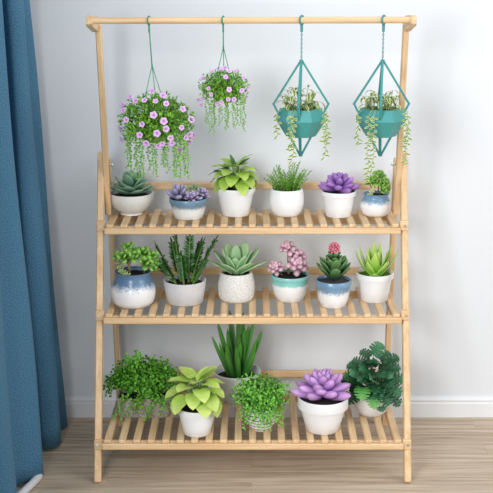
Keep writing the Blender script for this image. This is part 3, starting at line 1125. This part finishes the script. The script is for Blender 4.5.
def mound(parent, c, rad, n, size, mats, fronds=60, hang=0.0, root_z=0.0, rootspread=(.05, .03), wisps=(), lo=-0.35):
    """fronds arch out of the pot; each carries small round leaflets"""
    b, bs = MB(), MB()
    c = Vector(c)
    per = max(4, n // fronds)
    for i in range(fronds):
        az = i * GA
        el = math.asin(lo + (1 - lo) * (i + .5) / fronds)
        k = rnd.uniform(.80, 1.04)
        end = c + Vector((math.cos(az) * math.cos(el) * rad[0] * k, math.sin(az) * math.cos(el) * rad[1] * k, math.sin(el) * rad[2] * k))
        root = Vector((c.x + math.cos(az) * rootspread[0] * rnd.random(), c.y + math.sin(az) * rootspread[1] * rnd.random(), root_z))
        top = root.lerp(end, .55) + UP * (rad[2] * .45 * (1 - max(0, math.sin(el)) * .7))
        pts = []
        for q in range(9):
            s_ = q / 8
            pts.append(root * (1 - s_) ** 2 + top * 2 * s_ * (1 - s_) + end * s_ * s_)
        bs.tube(pts, .0007, 3, r2=.0004, cap=False)
        for j in range(per):
            s_ = .30 + .72 * (j + rnd.random()) / per
            s_ = min(s_, .999)
            q = s_ * 8
            kk = int(q)
            pos = pts[kk].lerp(pts[kk + 1], q - kk)
            jit = Vector((rnd.gauss(0, 1), rnd.gauss(0, 1), rnd.gauss(0, .8))) * size * .9
            outw = (pos - c)
            outw = outw.normalized() if outw.length > 1e-4 else UP
            nn_ = (outw * .8 + UP * .5 + Vector((rnd.gauss(0, .45), rnd.gauss(0, .45), rnd.gauss(0, .45))))
            d = Vector((rnd.gauss(0, 1), rnd.gauss(0, 1), rnd.gauss(-.2, .7)))
            b.chip(pos + jit, d, nn_, size * rnd.uniform(.75, 1.25), size * rnd.uniform(.8, 1.15), mi=0 if rnd.random() < .72 else 1, fold=.12)
    for (p0, p1, up) in wisps:
        p0, p1 = Vector(p0), Vector(p1)
        mid = p0.lerp(p1, .5) + UP * up
        pts = [p0 * (1 - q / 8) ** 2 + mid * 2 * (q / 8) * (1 - q / 8) + p1 * (q / 8) ** 2 for q in range(9)]
        bs.tube(pts, .0007, 3, r2=.0004, cap=False)
        for j in range(16):
            q = (.35 + .64 * j / 16) * 8
            kk = min(7, int(q))
            pos = pts[kk].lerp(pts[kk + 1], q - kk)
            d = Vector((rnd.gauss(0, 1), rnd.gauss(0, .6), rnd.gauss(0, .7)))
            b.chip(pos + Vector((rnd.gauss(0, 1), rnd.gauss(0, 1), rnd.gauss(0, 1))) * size * .5, d, Vector((0, -1, .6)), size * .8, size * .8, mi=0, fold=.1)
    bs.build('stems', STEM_DARK, parent)
    return b.build('foliage', mats, parent)


wl = [((-.02 + rnd.uniform(-.03, .02), 0, .09), (-.045 + rnd.uniform(-.035, .045), rnd.uniform(-.03, .03), .185 + rnd.uniform(-.01, .045)), .03) for _ in range(9)]
wl += [((rnd.uniform(-.08, .09), -.045, .075), (rnd.uniform(-.10, .10), -.075 - rnd.uniform(0, .02), rnd.uniform(.0, .05)), .05) for _ in range(15)]
wl += [((-.07, -.02, .09), (-.135 + rnd.uniform(-.01, .02), rnd.uniform(-.05, .03), rnd.uniform(.05, .12)), .04) for _ in range(6)]
mound(t, (0.004, .006, .104), (.126, .084, .090), 4600, .0098, [FERN, FERN_D], 140, root_z=h - .01, rootspread=(.05, .025), wisps=wl, lo=-.12)

# ---- bottom 2: large lime pothos
t = thing('potted_pothos', 'large mottled lime-leaved plant in a white pot at the front of the bottom shelf', 'potted plant', (-0.174, 0.067, BOTZ), GB)
zs = make_pot(t, tapered(.091, .043, .0635, .020, .0055), WHITE_POT)
LIM2 = mat_leaf('mottled_lime_leaf', srgb(172, 208, 84), srgb(212, 230, 128), var=.3, rough=.45, blotch=srgb(212, 224, 146), trans=.15, edge=srgb(120, 160, 56), edge_w=.92)
sp = dome(27, .050, .064, .066, .066, zs + .040, 0, 11)
sp += [(.006, .006, zs + .090, R(50), R(50), .058, .034, .3, 0), (-.010, .010, zs + .080, R(150), R(28), .070, .038, .7, 0)]
pothos(t, zs, sp, LIM2)

# ---- bottom 3: dracaena at back
t = thing('potted_snake_plant', 'tall upright dark green blade-leaved plant in a wide pale grey pot', 'potted plant', (-0.050, 0.352, BOTZ), GB)
GREYP = mat_plain('pale_grey_glaze', (0.74, 0.78, 0.79, 1), .35, .5, .04, 20)
zs = make_pot(t, [(0.056, 0), (0.064, 0.040), (0.078, 0.092), (0.0815, 0.101), (0.0815, 0.104)], GREYP, soil_drop=.022, t=.005)
BLD = mat_leaf('blade_green', srgb(36, 92, 32), srgb(84, 150, 56), var=.5, rough=.32, spec=.5, split=(0, 1))
b = MB()
bl = [(175, 66, .150, .014, .25), (165, 74, .185, .018, .05), (120, 80, .215, .021, .05), (90, 84, .225, .024, 0), (60, 82, .215, .024, -.05), (30, 74, .190, .020, 0), (8, 70, .165, .019, .1),
      (200, 78, .120, .018, 0), (250, 82, .110, .018, 0), (300, 80, .125, .018, .05), (340, 72, .135, .020, .05), (220, 70, .105, .015, .1), (320, 66, .110, .016, .1), (280, 86, .150, .020, 0),
      (150, 84, .165, .020, 0), (20, 84, .165, .021, 0), (185, 72, .13, .012, .0), (270, 78, .085, .014, 0), (355, 80, .175, .018, -.08), (105, 76, .19, .02, .1)]
for az, el, L, W, bd in bl:
    d = sph(R(az), R(el))
    b.leaf(Vector((d.x, d.y, 0)) * .055 + Vector((rnd.uniform(-.012, .012), rnd.uniform(-.012, .012), zs - .004)), d, Vector((0, -1, .25)) + Vector((rnd.uniform(-.5, .5), 0, 0)), L * 1.05, W, 0, bd * .5, BLADE, N=10, cup=.3)
b.build('leaves', BLD, t)

# ---- bottom 4: pearls in striped pot
t = thing('potted_trailing_plant', 'round mound of tiny bright green leaves spilling over a small striped pot', 'potted plant', (0.030, 0.094, BOTZ), GB)
m = NT('striped_pot')
tcn = m.n('ShaderNodeTexCoord')
sep = m.n('ShaderNodeSeparateXYZ')
m.l(tcn.outputs['Object'], sep.inputs[0])
ns = m.noise(m.obj((1, 1, 2.0)), 22, 3, .6)
zz = m.math('MULTIPLY_ADD', ns, .010, sep.outputs[2])
st = m.math('SINE', m.math('MULTIPLY', zz, 2 * PI / .0125))
f = m.math('MULTIPLY_ADD', st, 3.5, -1.9, clamp=True)
m.col(m.mix(f, (.88, .88, .89, 1), (.05, .05, .06, 1)))
m.rough(.4)
zs = make_pot(t, [(0.026, 0), (0.033, 0.007), (0.046, 0.028), (0.0525, 0.050), (0.0525, 0.066), (0.0480, 0.078)], m.m, smoothk=4)
PEA = mat_leaf('bright_pearl_green', srgb(100, 180, 50), srgb(166, 226, 104), var=.45, rough=.45, trans=.15)
PEA_D = mat_leaf('deep_pearl_green', srgb(48, 116, 34), srgb(88, 160, 56), var=.4, rough=.5)
wl = []
for k in range(26):
    a = R(200 + 140 * k / 25)
    wl.append(((math.cos(a) * .04, math.sin(a) * .04, .085), (math.cos(a) * rnd.uniform(.065, .090), math.sin(a) * rnd.uniform(.065, .085), rnd.uniform(.012, .06)), .045))
for k in range(12):
    a = R(360 * k / 12)
    wl.append(((math.cos(a) * .03, math.sin(a) * .03, .10), (math.cos(a) * .092, math.sin(a) * .09, rnd.uniform(.10, .16)), .03))
mound(t, (-.002, 0, .112), (.087, .084, .076), 3000, .0078, [PEA, PEA_D], 110, root_z=zs, rootspread=(.035, .035), wisps=wl, lo=-.35)

# ---- bottom 5: big purple
t = thing('potted_succulent', 'large orchid-purple pointed succulent in a thick-rimmed white pot, bottom shelf', 'potted plant', (0.227, 0.095, BOTZ), GB)
zs = make_pot(t, tapered(.112, .052, .0805, .036, .0075), WHITE_POT, t=.005, soil_drop=.006)
violet(t, zs, 1.50, ORC, .9, 1.0)

# ---- bottom 6: monstera
t = thing('potted_monstera', 'dark green split-leaf monstera in a pale grey-white bowl pot', 'potted plant', (0.396, 0.222, BOTZ), GB)
zs = make_pot(t, [(0.033, 0), (0.047, 0.012), (0.060, 0.038), (0.066, 0.064), (0.066, 0.074)], mat_plain('matt_grey_white', (.82, .83, .84, 1), .45, .4, .03, 20), smoothk=4)
MON = mat_leaf('monstera_dark', srgb(24, 72, 46), srgb(52, 112, 70), var=.6, rough=.35, spec=.5, split=(0, 1))
MON_L = mat_leaf('monstera_young', srgb(70, 140, 62), srgb(116, 178, 96), var=.2, rough=.38, split=(0, 1))
MON_M = mat_leaf('monstera_mid', srgb(40, 100, 64), srgb(84, 150, 104), var=.4, rough=.35, split=(0, 1))


def mon_leaf(b, p, d, n, L, W, mi, bend=.5):
    p, d = Vector(p), Vector(d).normalized()
    n = Vector(n)
    n = (n - d * n.dot(d)).normalized()
    side = d.cross(n)
    N = 30
    rows = []
    for i in range(N + 1):
        t = i / N
        a = bend * t
        pos = p + d * (L * t * math.cos(a * .5)) - n * (L * t * math.sin(a * .5))
        nt = n * math.cos(a) + d * math.sin(a)
        w = W / 2 * HEART(t)
        ph = (t * 5.5) % 1.0
        notch = 1.0 if (ph < .70 or t < .14 or t > .90) else .42
        row = [b.vert(pos + side * (w * c * (notch if abs(c) == 1 else min(notch, 1))) + nt * (.18 * w * abs(c)) + d * ((.30 * t - .30 * max(0, 1 - t / .25)) * w * abs(c))) for c in (-1, -.36, 0, .36, 1)]
        rows.append(row)
    for i in range(N):
        for k in range(4):
            b.face([rows[i][k], rows[i][k + 1], rows[i + 1][k + 1], rows[i + 1][k]], [(k / 4, i / N), ((k + 1) / 4, i / N), ((k + 1) / 4, (i + 1) / N), (k / 4, (i + 1) / N)], mi)


b, bs = MB(), MB()
# (x, y, z) of leaf base relative to the soil centre, azimuth, elevation, length, material
ml = [(-.040, -.060, .062, 262, -20, .056, 1), (-.004, -.066, .034, 275, -35, .050, 1), (.002, -.056, .090, 250, 30, .044, 2), (.030, -.060, .045, 290, -25, .058, 0), (.052, -.044, .060, 318, -12, .058, 0),
      (-.052, -.036, .030, 210, -20, .058, 0), (-.062, -.014, .066, 192, 0, .054, 0), (-.046, .004, .104, 165, 24, .050, 0), (-.016, -.020, .118, 232, 20, .052, 0), (.014, -.030, .110, 285, 12, .056, 0),
      (.046, -.014, .112, 335, 20, .056, 0), (.066, -.006, .076, 350, 0, .054, 0), (.030, .012, .138, 20, 30, .052, 0), (.004, .012, .160, 25, 48, .056, 2), (-.010, .010, .150, 165, 38, .042, 0),
      (.062, -.028, .022, 325, -35, .054, 0), (.020, -.046, .008, 300, -45, .044, 0), (-.024, -.050, .095, 225, 10, .048, 0), (.000, .040, .100, 90, 20, .060, 0), (-.040, .036, .070, 130, 10, .058, 0),
      (.044, .036, .086, 50, 10, .058, 0), (-.064, -.030, .092, 205, 12, .048, 0), (.036, -.046, .082, 300, 5, .054, 0), (.010, -.040, .066, 262, -5, .055, 0), (-.020, -.044, .052, 235, -10, .055, 0), (.056, .010, .132, 5, 30, .046, 0),
      (-.034, -.010, .128, 190, 30, .046, 0), (.000, -.010, .130, 270, 40, .044, 0)]
ml += [(-.006, -.022, .085, 255, 8, .050, 0), (.010, -.020, .098, 280, 15, .050, 2), (-.020, .000, .100, 215, 18, .050, 0), (.024, .0, .104, 320, 20, .050, 0), (.0, .016, .120, 260, 35, .050, 0)]
ml += [(.055 * math.cos(k * GA) * rnd.uniform(.5, 1), .05 * math.sin(k * GA) * rnd.uniform(.4, 1) - .012, rnd.uniform(.02, .125), math.degrees(k * GA), rnd.uniform(-20, 25), rnd.uniform(.036, .048), 2 if k % 3 == 0 else 0) for k in range(30)]
for x, y, z, az, el, L, mi in ml:
    P = Vector((x * .92, y, zs + z * .9 - .006))
    root = Vector((x * .2, y * .2, zs - .003))
    mid = root.lerp(P, .5) + UP * .02
    bs.tube([root * (1 - q / 6) ** 2 + mid * 2 * (q / 6) * (1 - q / 6) + P * (q / 6) ** 2 for q in range(7)], .0014, 5)
    d = sph(R(az), R(el))
    nn_ = (UP * .9 + Vector((math.cos(R(az)), math.sin(R(az)), 0)) * .5 + Vector((0, -.65, 0)))
    mon_leaf(b, P, d, nn_, L * .90, L * .98, mi)
bs.build('stems', STEM_DARK, t)
b.build('leaves', [MON, MON_L, MON_M], t)


# ------------------------------------------------------------------ hanging plants
YB = 0.11
HANG = 'plants hanging from the rail'
PET_G = mat_leaf('petunia_leaf', srgb(106, 172, 42), srgb(168, 218, 76), var=.7, rough=.5, trans=.15)
PET_D = mat_leaf('petunia_deep_leaf', srgb(66, 124, 36), srgb(108, 168, 54), var=.4, rough=.5)
VINE = mat_leaf('vine_leaf', srgb(118, 178, 76), srgb(166, 212, 116), var=.35, rough=.5, trans=.15)
FLW = NT('petunia_petal')
uvn = FLW.n('ShaderNodeUVMap')
sep = FLW.n('ShaderNodeSeparateXYZ')
FLW.l(uvn.outputs[0], sep.inputs[0])
fc_ = FLW.ramp(sep.outputs[1], [(0.0, srgb(250, 244, 200)), (0.12, srgb(176, 112, 168)), (0.36, srgb(212, 164, 218)), (1.0, srgb(226, 194, 234))])
FLW.col(fc_)
FLW.rough(.6, .2)
FLW = FLW.m


def flower_mesh(s):
    b = MB()
    n = 20
    prof = [(0.0, -.006), (.22, -.002), (.55, .0015), (.85, .002), (1.0, .0005)]
    rings = []
    for r, z in prof:
        if r == 0:
            rings.append([b.vert((0, 0, z * s / .012))])
        else:
            ring_ = []
            for k in range(n):
                a = 2 * PI * k / n
                lobe = 1 - .16 * (0.5 - 0.5 * math.cos(5 * a)) * (r ** 2)
                ring_.append(b.vert((math.cos(a) * r * s * lobe, math.sin(a) * r * s * lobe, (z + .0012 * math.cos(5 * a) * r) * s / .012)))
            rings.append(ring_)
    rs = [p[0] for p in prof]
    for k in range(n):
        b.face([rings[0][0], rings[1][k], rings[1][(k + 1) % n]], [(0, 0), (0, rs[1]), (0, rs[1])])
    for j in range(1, len(rings) - 1):
        for k in range(n):
            b.face([rings[j][k], rings[j + 1][k], rings[j + 1][(k + 1) % n], rings[j][(k + 1) % n]], [(0, rs[j]), (0, rs[j + 1]), (0, rs[j + 1]), (0, rs[j])])
    # slender throat behind
    b.tube([(0, 0, -.004 * s / .012), (0, 0, -.014 * s / .012)], s * .24, 8, r2=s * .1)
    for k in range(-10, 0):
        b.uv[k] = [(0, .4)] * len(b.f[k])
    return b


def hanging_petunia(label, x, zc, rad, zvine, zsplit, flowers, fs, nleaf, seed_vines, lsize, cx=0.0):
    t = thing('hanging_petunia', label, 'hanging plant', (x, YB, zc), HANG)
    zr = 1.4285 - zc
    # cord: loop over the rail, then one strand, then three
    b = MB()
    sw = .3
    lp = [(cx + math.cos(a) * .0122 * sw, math.cos(a) * .0122, zr + math.sin(a) * .0122) for a in [R(-90 + 360 * k / 20) for k in range(20)]]
    b.tube(lp, .0022, 6, closed=True)
    zt = zsplit - zc
    jx = cx * .62
    b.tube([(cx, 0, zr - .0122), (cx * .85, 0, (zr + zt) / 2), (jx, 0, zt)], .0017, 6)
    b.tube([(cx, 0, zr - .013), (cx, 0, zr - .035)], .0026, 6)
    b.ball((jx, 0, zt), .0030)
    pr = rad[0] * .55
    for a in (R(205), R(335), R(90)):
        b.tube([(jx, 0, zt), (jx * .5 + math.cos(a) * pr * .6, math.sin(a) * pr, rad[2] * .55), (math.cos(a) * pr * .8, math.sin(a) * pr, -rad[2] * .05)], .0013, 5)
    b.build('cord', GREEN_CORD, t)
    # basket hidden in the leaves
    b = MB()
    b.lathe([(0, -rad[2] * .75), (pr * .6, -rad[2] * .75), (pr, -rad[2] * .05), (pr - .004, -rad[2] * .05), (pr * .6, -rad[2] * .3), (0, -rad[2] * .3)], 28)
    b.build('basket', STEM_GREEN, t, sharp=40)
    b, bs = MB(), MB()
    for i in range(nleaf):
        az = i * GA
        el = math.asin(-.62 + 1.62 * (i + .5) / nleaf)
        k = rnd.uniform(.62, 1.03) if i % 3 else rnd.uniform(.45, .8)
        d = sph(az + rnd.uniform(-.3, .3), el)
        p = Vector((d.x * rad[0] * k, d.y * rad[1] * k, d.z * rad[2] * k))
        out = (d + Vector((rnd.gauss(0, .5), rnd.gauss(0, .5), rnd.gauss(-.05, .5)))).normalized()
        for q in range(3):
            dd = (out + Vector((rnd.gauss(0, .55), rnd.gauss(0, .55), rnd.gauss(0, .55)))).normalized()
            b.chip(p, dd, d * .6 + UP * .7 + Vector((rnd.gauss(0, .3), -.2, 0)), lsize * rnd.uniform(.8, 1.3), lsize * .38, mi=0 if rnd.random() < .7 else 1)
        if i % 6 == 0:
            bs.tube([(p.x * .3, p.y * .3, -rad[2] * .1), (p.x * .7, p.y * .7, p.z * .6 + .01), p], .0008, 4, cap=False)
    b.build('foliage', [PET_G, PET_D], t)
    # trailing vines
    v = MB()
    zl = zvine - zc
    for (vx, vy, f) in seed_vines:
        z0 = -rad[2] * .30
        z1 = z0 + (zl - z0) * f
        sx = rnd.uniform(-.004, .004)
        pts = [Vector((vx + sx * math.sin(q * 1.3) + .0015 * math.sin(q * 2.6 + vx * 90), vy + .002 * math.cos(q * 2), z0 + (z1 - z0) * q / 10)) for q in range(11)]
        bs.tube(pts, .0006, 4, cap=False)
        nl = int(abs(z1 - z0) / .0046)
        for j in range(nl):
            q = (j + .5) / nl * 10
            kk = min(9, int(q))
            pos = pts[kk].lerp(pts[kk + 1], q - kk)
            sg = 1 if j % 2 else -1
            d = Vector((sg * rnd.uniform(.1, 1.0), rnd.uniform(-.8, .5), rnd.uniform(-.9, .5)))
            s_ = lsize * rnd.uniform(.45, .80) * (1.05 - .3 * q / 10)
            pos = pos + Vector((rnd.gauss(0, .0012), rnd.gauss(0, .0015), 0))
            v.chip(pos, d, Vector((rnd.uniform(-.3, .3), -1, .5)), s_ * 1.15, s_ * .85, fold=.1)
    v.build('trailing_vines', VINE, t)
    bs.build('stems', STEM_GREEN, t)
    first = None
    for i, (fx, fz, back) in enumerate(flowers):
        q = 1 - (fx / (rad[0] * 1.03)) ** 2 - (fz / (rad[2] * 1.08)) ** 2
        fy = math.sqrt(max(q, 0.0)) * rad[1] * 1.04 * (1 if back else -1)
        nrm = Vector((fx / rad[0] ** 2, fy / rad[1] ** 2, fz / rad[2] ** 2)).normalized()
        nrm = (nrm + Vector((rnd.uniform(-.25, .25), (.9 if back else -.9) * .9, .25 + rnd.uniform(-.2, .2)))).normalized()
        if first is None:
            o = flower_mesh(fs).build('flower', FLW, t)
            first = o
        else:
            o = first.copy()
            C.objects.link(o)
            o.parent = t
        o.location = (fx, fy, fz)
        o.rotation_euler = Vector((0, 0, 1)).rotation_difference(nrm).to_euler()
        o.scale = (rnd.uniform(.85, 1.15),) * 3
    return t


PXM = 338.7
F1 = [(225, 150), (275, 180), (167, 195), (285, 218), (240, 240), (153, 250), (182, 295), (240, 312), (262, 298), (310, 300), (340, 348), (360, 218), (85, 180), (65, 140), (45, 230), (68, 292), (48, 295), (95, 80),
      (175, 85), (232, 88), (265, 65), (205, 50), (365, 130), (395, 265), (392, 310), (405, 185), (130, 90), (285, 100), (305, 268), (55, 120), (378, 280), (410, 275)]
fl1 = [((110 + u / 4.93 - 156) / PXM, -(80 + v / 4.93 - 121) / PXM, False) for u, v in F1]
fl1 += [(rnd.uniform(-.09, .09), rnd.uniform(-.05, .06), True) for _ in range(12)]
v1 = [(-.088, -.02, .80), (-.078, -.03, .88), (-.058, -.045, .98), (-.050, -.02, 1.0), (-.040, -.04, .92), (-.010, -.05, .86), (-.002, -.03, .94), (.024, -.045, .72), (.032, -.03, .88), (.054, -.04, .96), (.062, -.045, .92), (.070, -.03, .98), (.085, -.035, .9), (.094, -.02, .99),
      (-.07, .03, .85), (-.03, .045, .9), (.015, .04, .8), (.05, .035, .95), (.08, .02, .9), (-.085, .01, .7)]
hanging_petunia('larger pink petunia ball with long trailing vines hanging at the far left of the rail', -0.2858, 1.130, (.112, .098, .082), 0.955, 1.2975, fl1, .0106, 1100, v1, .0122, -.0165)
F2 = [(230, 215), (125, 245), (258, 275), (303, 225), (340, 215), (225, 272), (185, 292), (160, 300), (75, 278), (62, 320), (45, 290), (72, 158), (130, 118), (165, 105), (205, 100), (230, 115), (280, 120), (315, 155), (330, 270), (315, 298), (210, 145), (110, 210), (190, 105), (265, 118)]
fl2 = [((190 + u / 5.8 - 223.7) / PXM, -(50 + v / 5.8 - 88) / PXM, False) for u, v in F2]
fl2 += [(rnd.uniform(-.06, .06), rnd.uniform(-.03, .04), True) for _ in range(8)]
v2 = [(-.052, -.02, .72), (-.044, -.03, .95), (-.036, -.03, .88), (-.028, -.02, 1.0), (-.012, -.035, .75), (-.006, -.02, .66), (.006, -.03, .88), (.012, -.02, .82), (.028, -.03, .80), (.034, -.03, .84), (.050, -.03, .74), (.056, -.02, .80), (.062, -.01, .92), (-.03, .03, .8), (.01, .03, .85), (.04, .03, .8)]
hanging_petunia('smaller pink petunia ball hanging left of the rail centre, higher than its larger neighbour', -0.0830, 1.229, (.074, .066, .056), 1.090, 1.3505, fl2, .0078, 760, v2, .0092)

VAR = mat_leaf('variegated_leaf', srgb(84, 130, 50), srgb(112, 154, 66), edge=srgb(226, 226, 168), var=.2, rough=.5, trans=.2, edge_w=.42)


def diamond(label, x, vines, seed):
    r0 = random.Random(seed)
    zc, zt, zb = 1.1813, 1.3080, 1.0230
    t = thing('hanging_planter', label, 'hanging plant', (x, YB, zb), 'teal diamond planters hanging from the rail')
    Z = lambda z: z - zb
    # hook ring over the rail with a clip
    b = MB()
    zr = Z(1.4285)
    b.tube([(math.cos(a) * .0135 * .5, math.cos(a) * .0135, zr + math.sin(a) * .0135) for a in [2 * PI * k / 20 for k in range(20)]], .0026, 8, closed=True)
    b.tube([(0, 0, zr - .0135), (0, 0, zr - .021), (0, 0, zr - .031), (0, 0, zr - .034)], .0042, 10)
    hk = b.build('hook', TEAL, t)
    # chain of small links
    b = MB()
    z0, z1 = zr - .033, Z(zt) + .004
    nl = 13
    for k in range(nl):
        zz_ = z0 + (z1 - z0) * (k + .5) / nl
        hl = abs(z1 - z0) / nl * .66
        pts = []
        for q in range(12):
            a = 2 * PI * q / 12
            u = math.cos(a) * .0020
            w = math.sin(a) * hl
            pts.append((u, 0, zz_ + w) if k % 2 else (0, u, zz_ + w))
        b.tube(pts, .0010, 5, closed=True)
    b.build('chain', TEAL, t)
    # frame
    b = MB()
    rr = .0825
    for a in (R(0), R(90), R(180), R(262)):
        d = Vector((math.cos(a), math.sin(a), 0))
        tp, md, bt = Vector((0, 0, Z(zt))), d * rr + UP * Z(zc), Vector((0, 0, Z(zb) + .004))
        s_ = d.cross(UP)
        b.bar(tp + d * .003, md, .0076, .0060, side=s_, bev=.0012)
        b.bar(md, bt + d * .003, .0076, .0060, side=s_, bev=.0012)
        b.ball(md, .0040, 8, 5)
    b.box((0, 0, Z(zt) + .001), (.012, .012, .009), None, .002)
    b.box((0, 0, Z(zb) + .003), (.012, .012, .008), None, .002)
    b.build('frame', TEAL, t, sharp=40)
    # faceted pot
    b = MB()
    zr1, zw, zbt = Z(1.168), Z(1.134), Z(1.084)

    def hexr(r, z, rot, n=6):
        return [b.vert((r * math.cos(rot + 2 * PI * k / n), r * math.sin(rot + 2 * PI * k / n), z)) for k in range(n)]
    ph = R(53)
    A, B, D = hexr(.063, zr1, ph), hexr(.0765, zw, ph), hexr(.045, zbt, ph)
    E = hexr(.059, zr1, ph)
    G = hexr(.059, zr1 - .010, ph)
    for k in range(6):
        k2 = (k + 1) % 6
        b.face([A[k], B[k], B[k2], A[k2]])
        b.face([B[k], D[k], D[k2], B[k2]])
        b.face([A[k], A[k2], E[k2], E[k]])
        b.face([E[k], E[k2], G[k2], G[k]])
    b.face(D[::-1])
    b.face(G)
    b.build('pot', TEAL_POT, t, smooth=False)
    b = MB()
    r_ = .0585
    S_ = [b.vert((r_ * math.cos(ph + 2 * PI * k / 6), r_ * math.sin(ph + 2 * PI * k / 6), zr1 - .008)) for k in range(6)]
    cc = b.vert((0, 0, zr1 - .003))
    for k in range(6):
        b.face([S_[k], S_[(k + 1) % 6], cc])
    b.build('soil', SOIL, t, smooth=False)
    # variegated spider-like leaves
    b, bs = MB(), MB()
    for i in range(26):
        az = i * GA
        ro = .046 * math.sqrt((i + .5) / 26)
        p = Vector((math.cos(az) * ro, math.sin(az) * ro, zr1 - .006))
        el = R(r0.uniform(58, 86))
        d = sph(az + r0.uniform(-.4, .4), el)
        H = r0.uniform(.022, .078) * (1.15 - ro / .07)
        e = p + d * H + UP * .004
        bs.tube([p, p.lerp(e, .5) + UP * .003, e], .0009, 4, cap=False)
        for q in range(3):
            a2 = az + q * 2.1 + r0.uniform(-.5, .5)
            b.leaf(e - UP * .003 * q, sph(a2, R(r0.uniform(0, 45))), sph(a2, R(100)), r0.uniform(.024, .038), r0.uniform(.009, .0125), 0, r0.uniform(1.2, 2.4), OVATE, N=6, cup=.2)
    for (vx, vy, zend) in vines:
        rim = Vector((vx * .75, vy * .75, zr1 + .004))
        edge = Vector((vx, vy, zr1 - .010))
        end = Vector((vx * 1.02, vy, Z(zend)))
        pts = [Vector((vx * .45, vy * .45, zr1 - .004)), rim, edge]
        for q in range(1, 9):
            pts.append(edge.lerp(end, q / 8) + Vector((.004 * math.sin(q * 1.7 + vx * 50), .002 * math.cos(q), 0)))
        bs.tube(pts, .0009, 4, cap=False)
        nl = int(abs(edge.z - end.z) / .0078)
        for j in range(nl):
            q = 2 + (j + .5) / nl * 8
            kk = min(9, int(q))
            pos = pts[kk].lerp(pts[kk + 1], q - kk)
            sg = 1 if j % 2 else -1
            d = Vector((sg * r0.uniform(.5, 1), r0.uniform(-.7, .1), r0.uniform(-.9, .3)))
            b.leaf(pos, d, Vector((0, -1, .5)), r0.uniform(.010, .018), r0.uniform(.0055, .008), 0, r0.uniform(.2, 1.2), OVATE, N=4, cup=.2)
    bs.build('stems', STEM_PALE, t)
    b.build('foliage', VAR, t)


diamond('teal diamond-frame hanging planter left of the other one, over the white cup pot', 0.1490,
        [(-.026, -.080, 1.005), (-.034, -.076, 1.05), (-.072, -.034, 1.085), (.070, -.038, 1.02), (.078, -.012, 1.06)], 3)
diamond('teal diamond-frame hanging planter nearest the right end of the rail', 0.3908,
        [(-.030, -.080, .990), (-.044, -.074, .955), (-.072, -.036, 1.06), (.068, -.040, 1.00), (.078, -.012, 1.05)], 9)
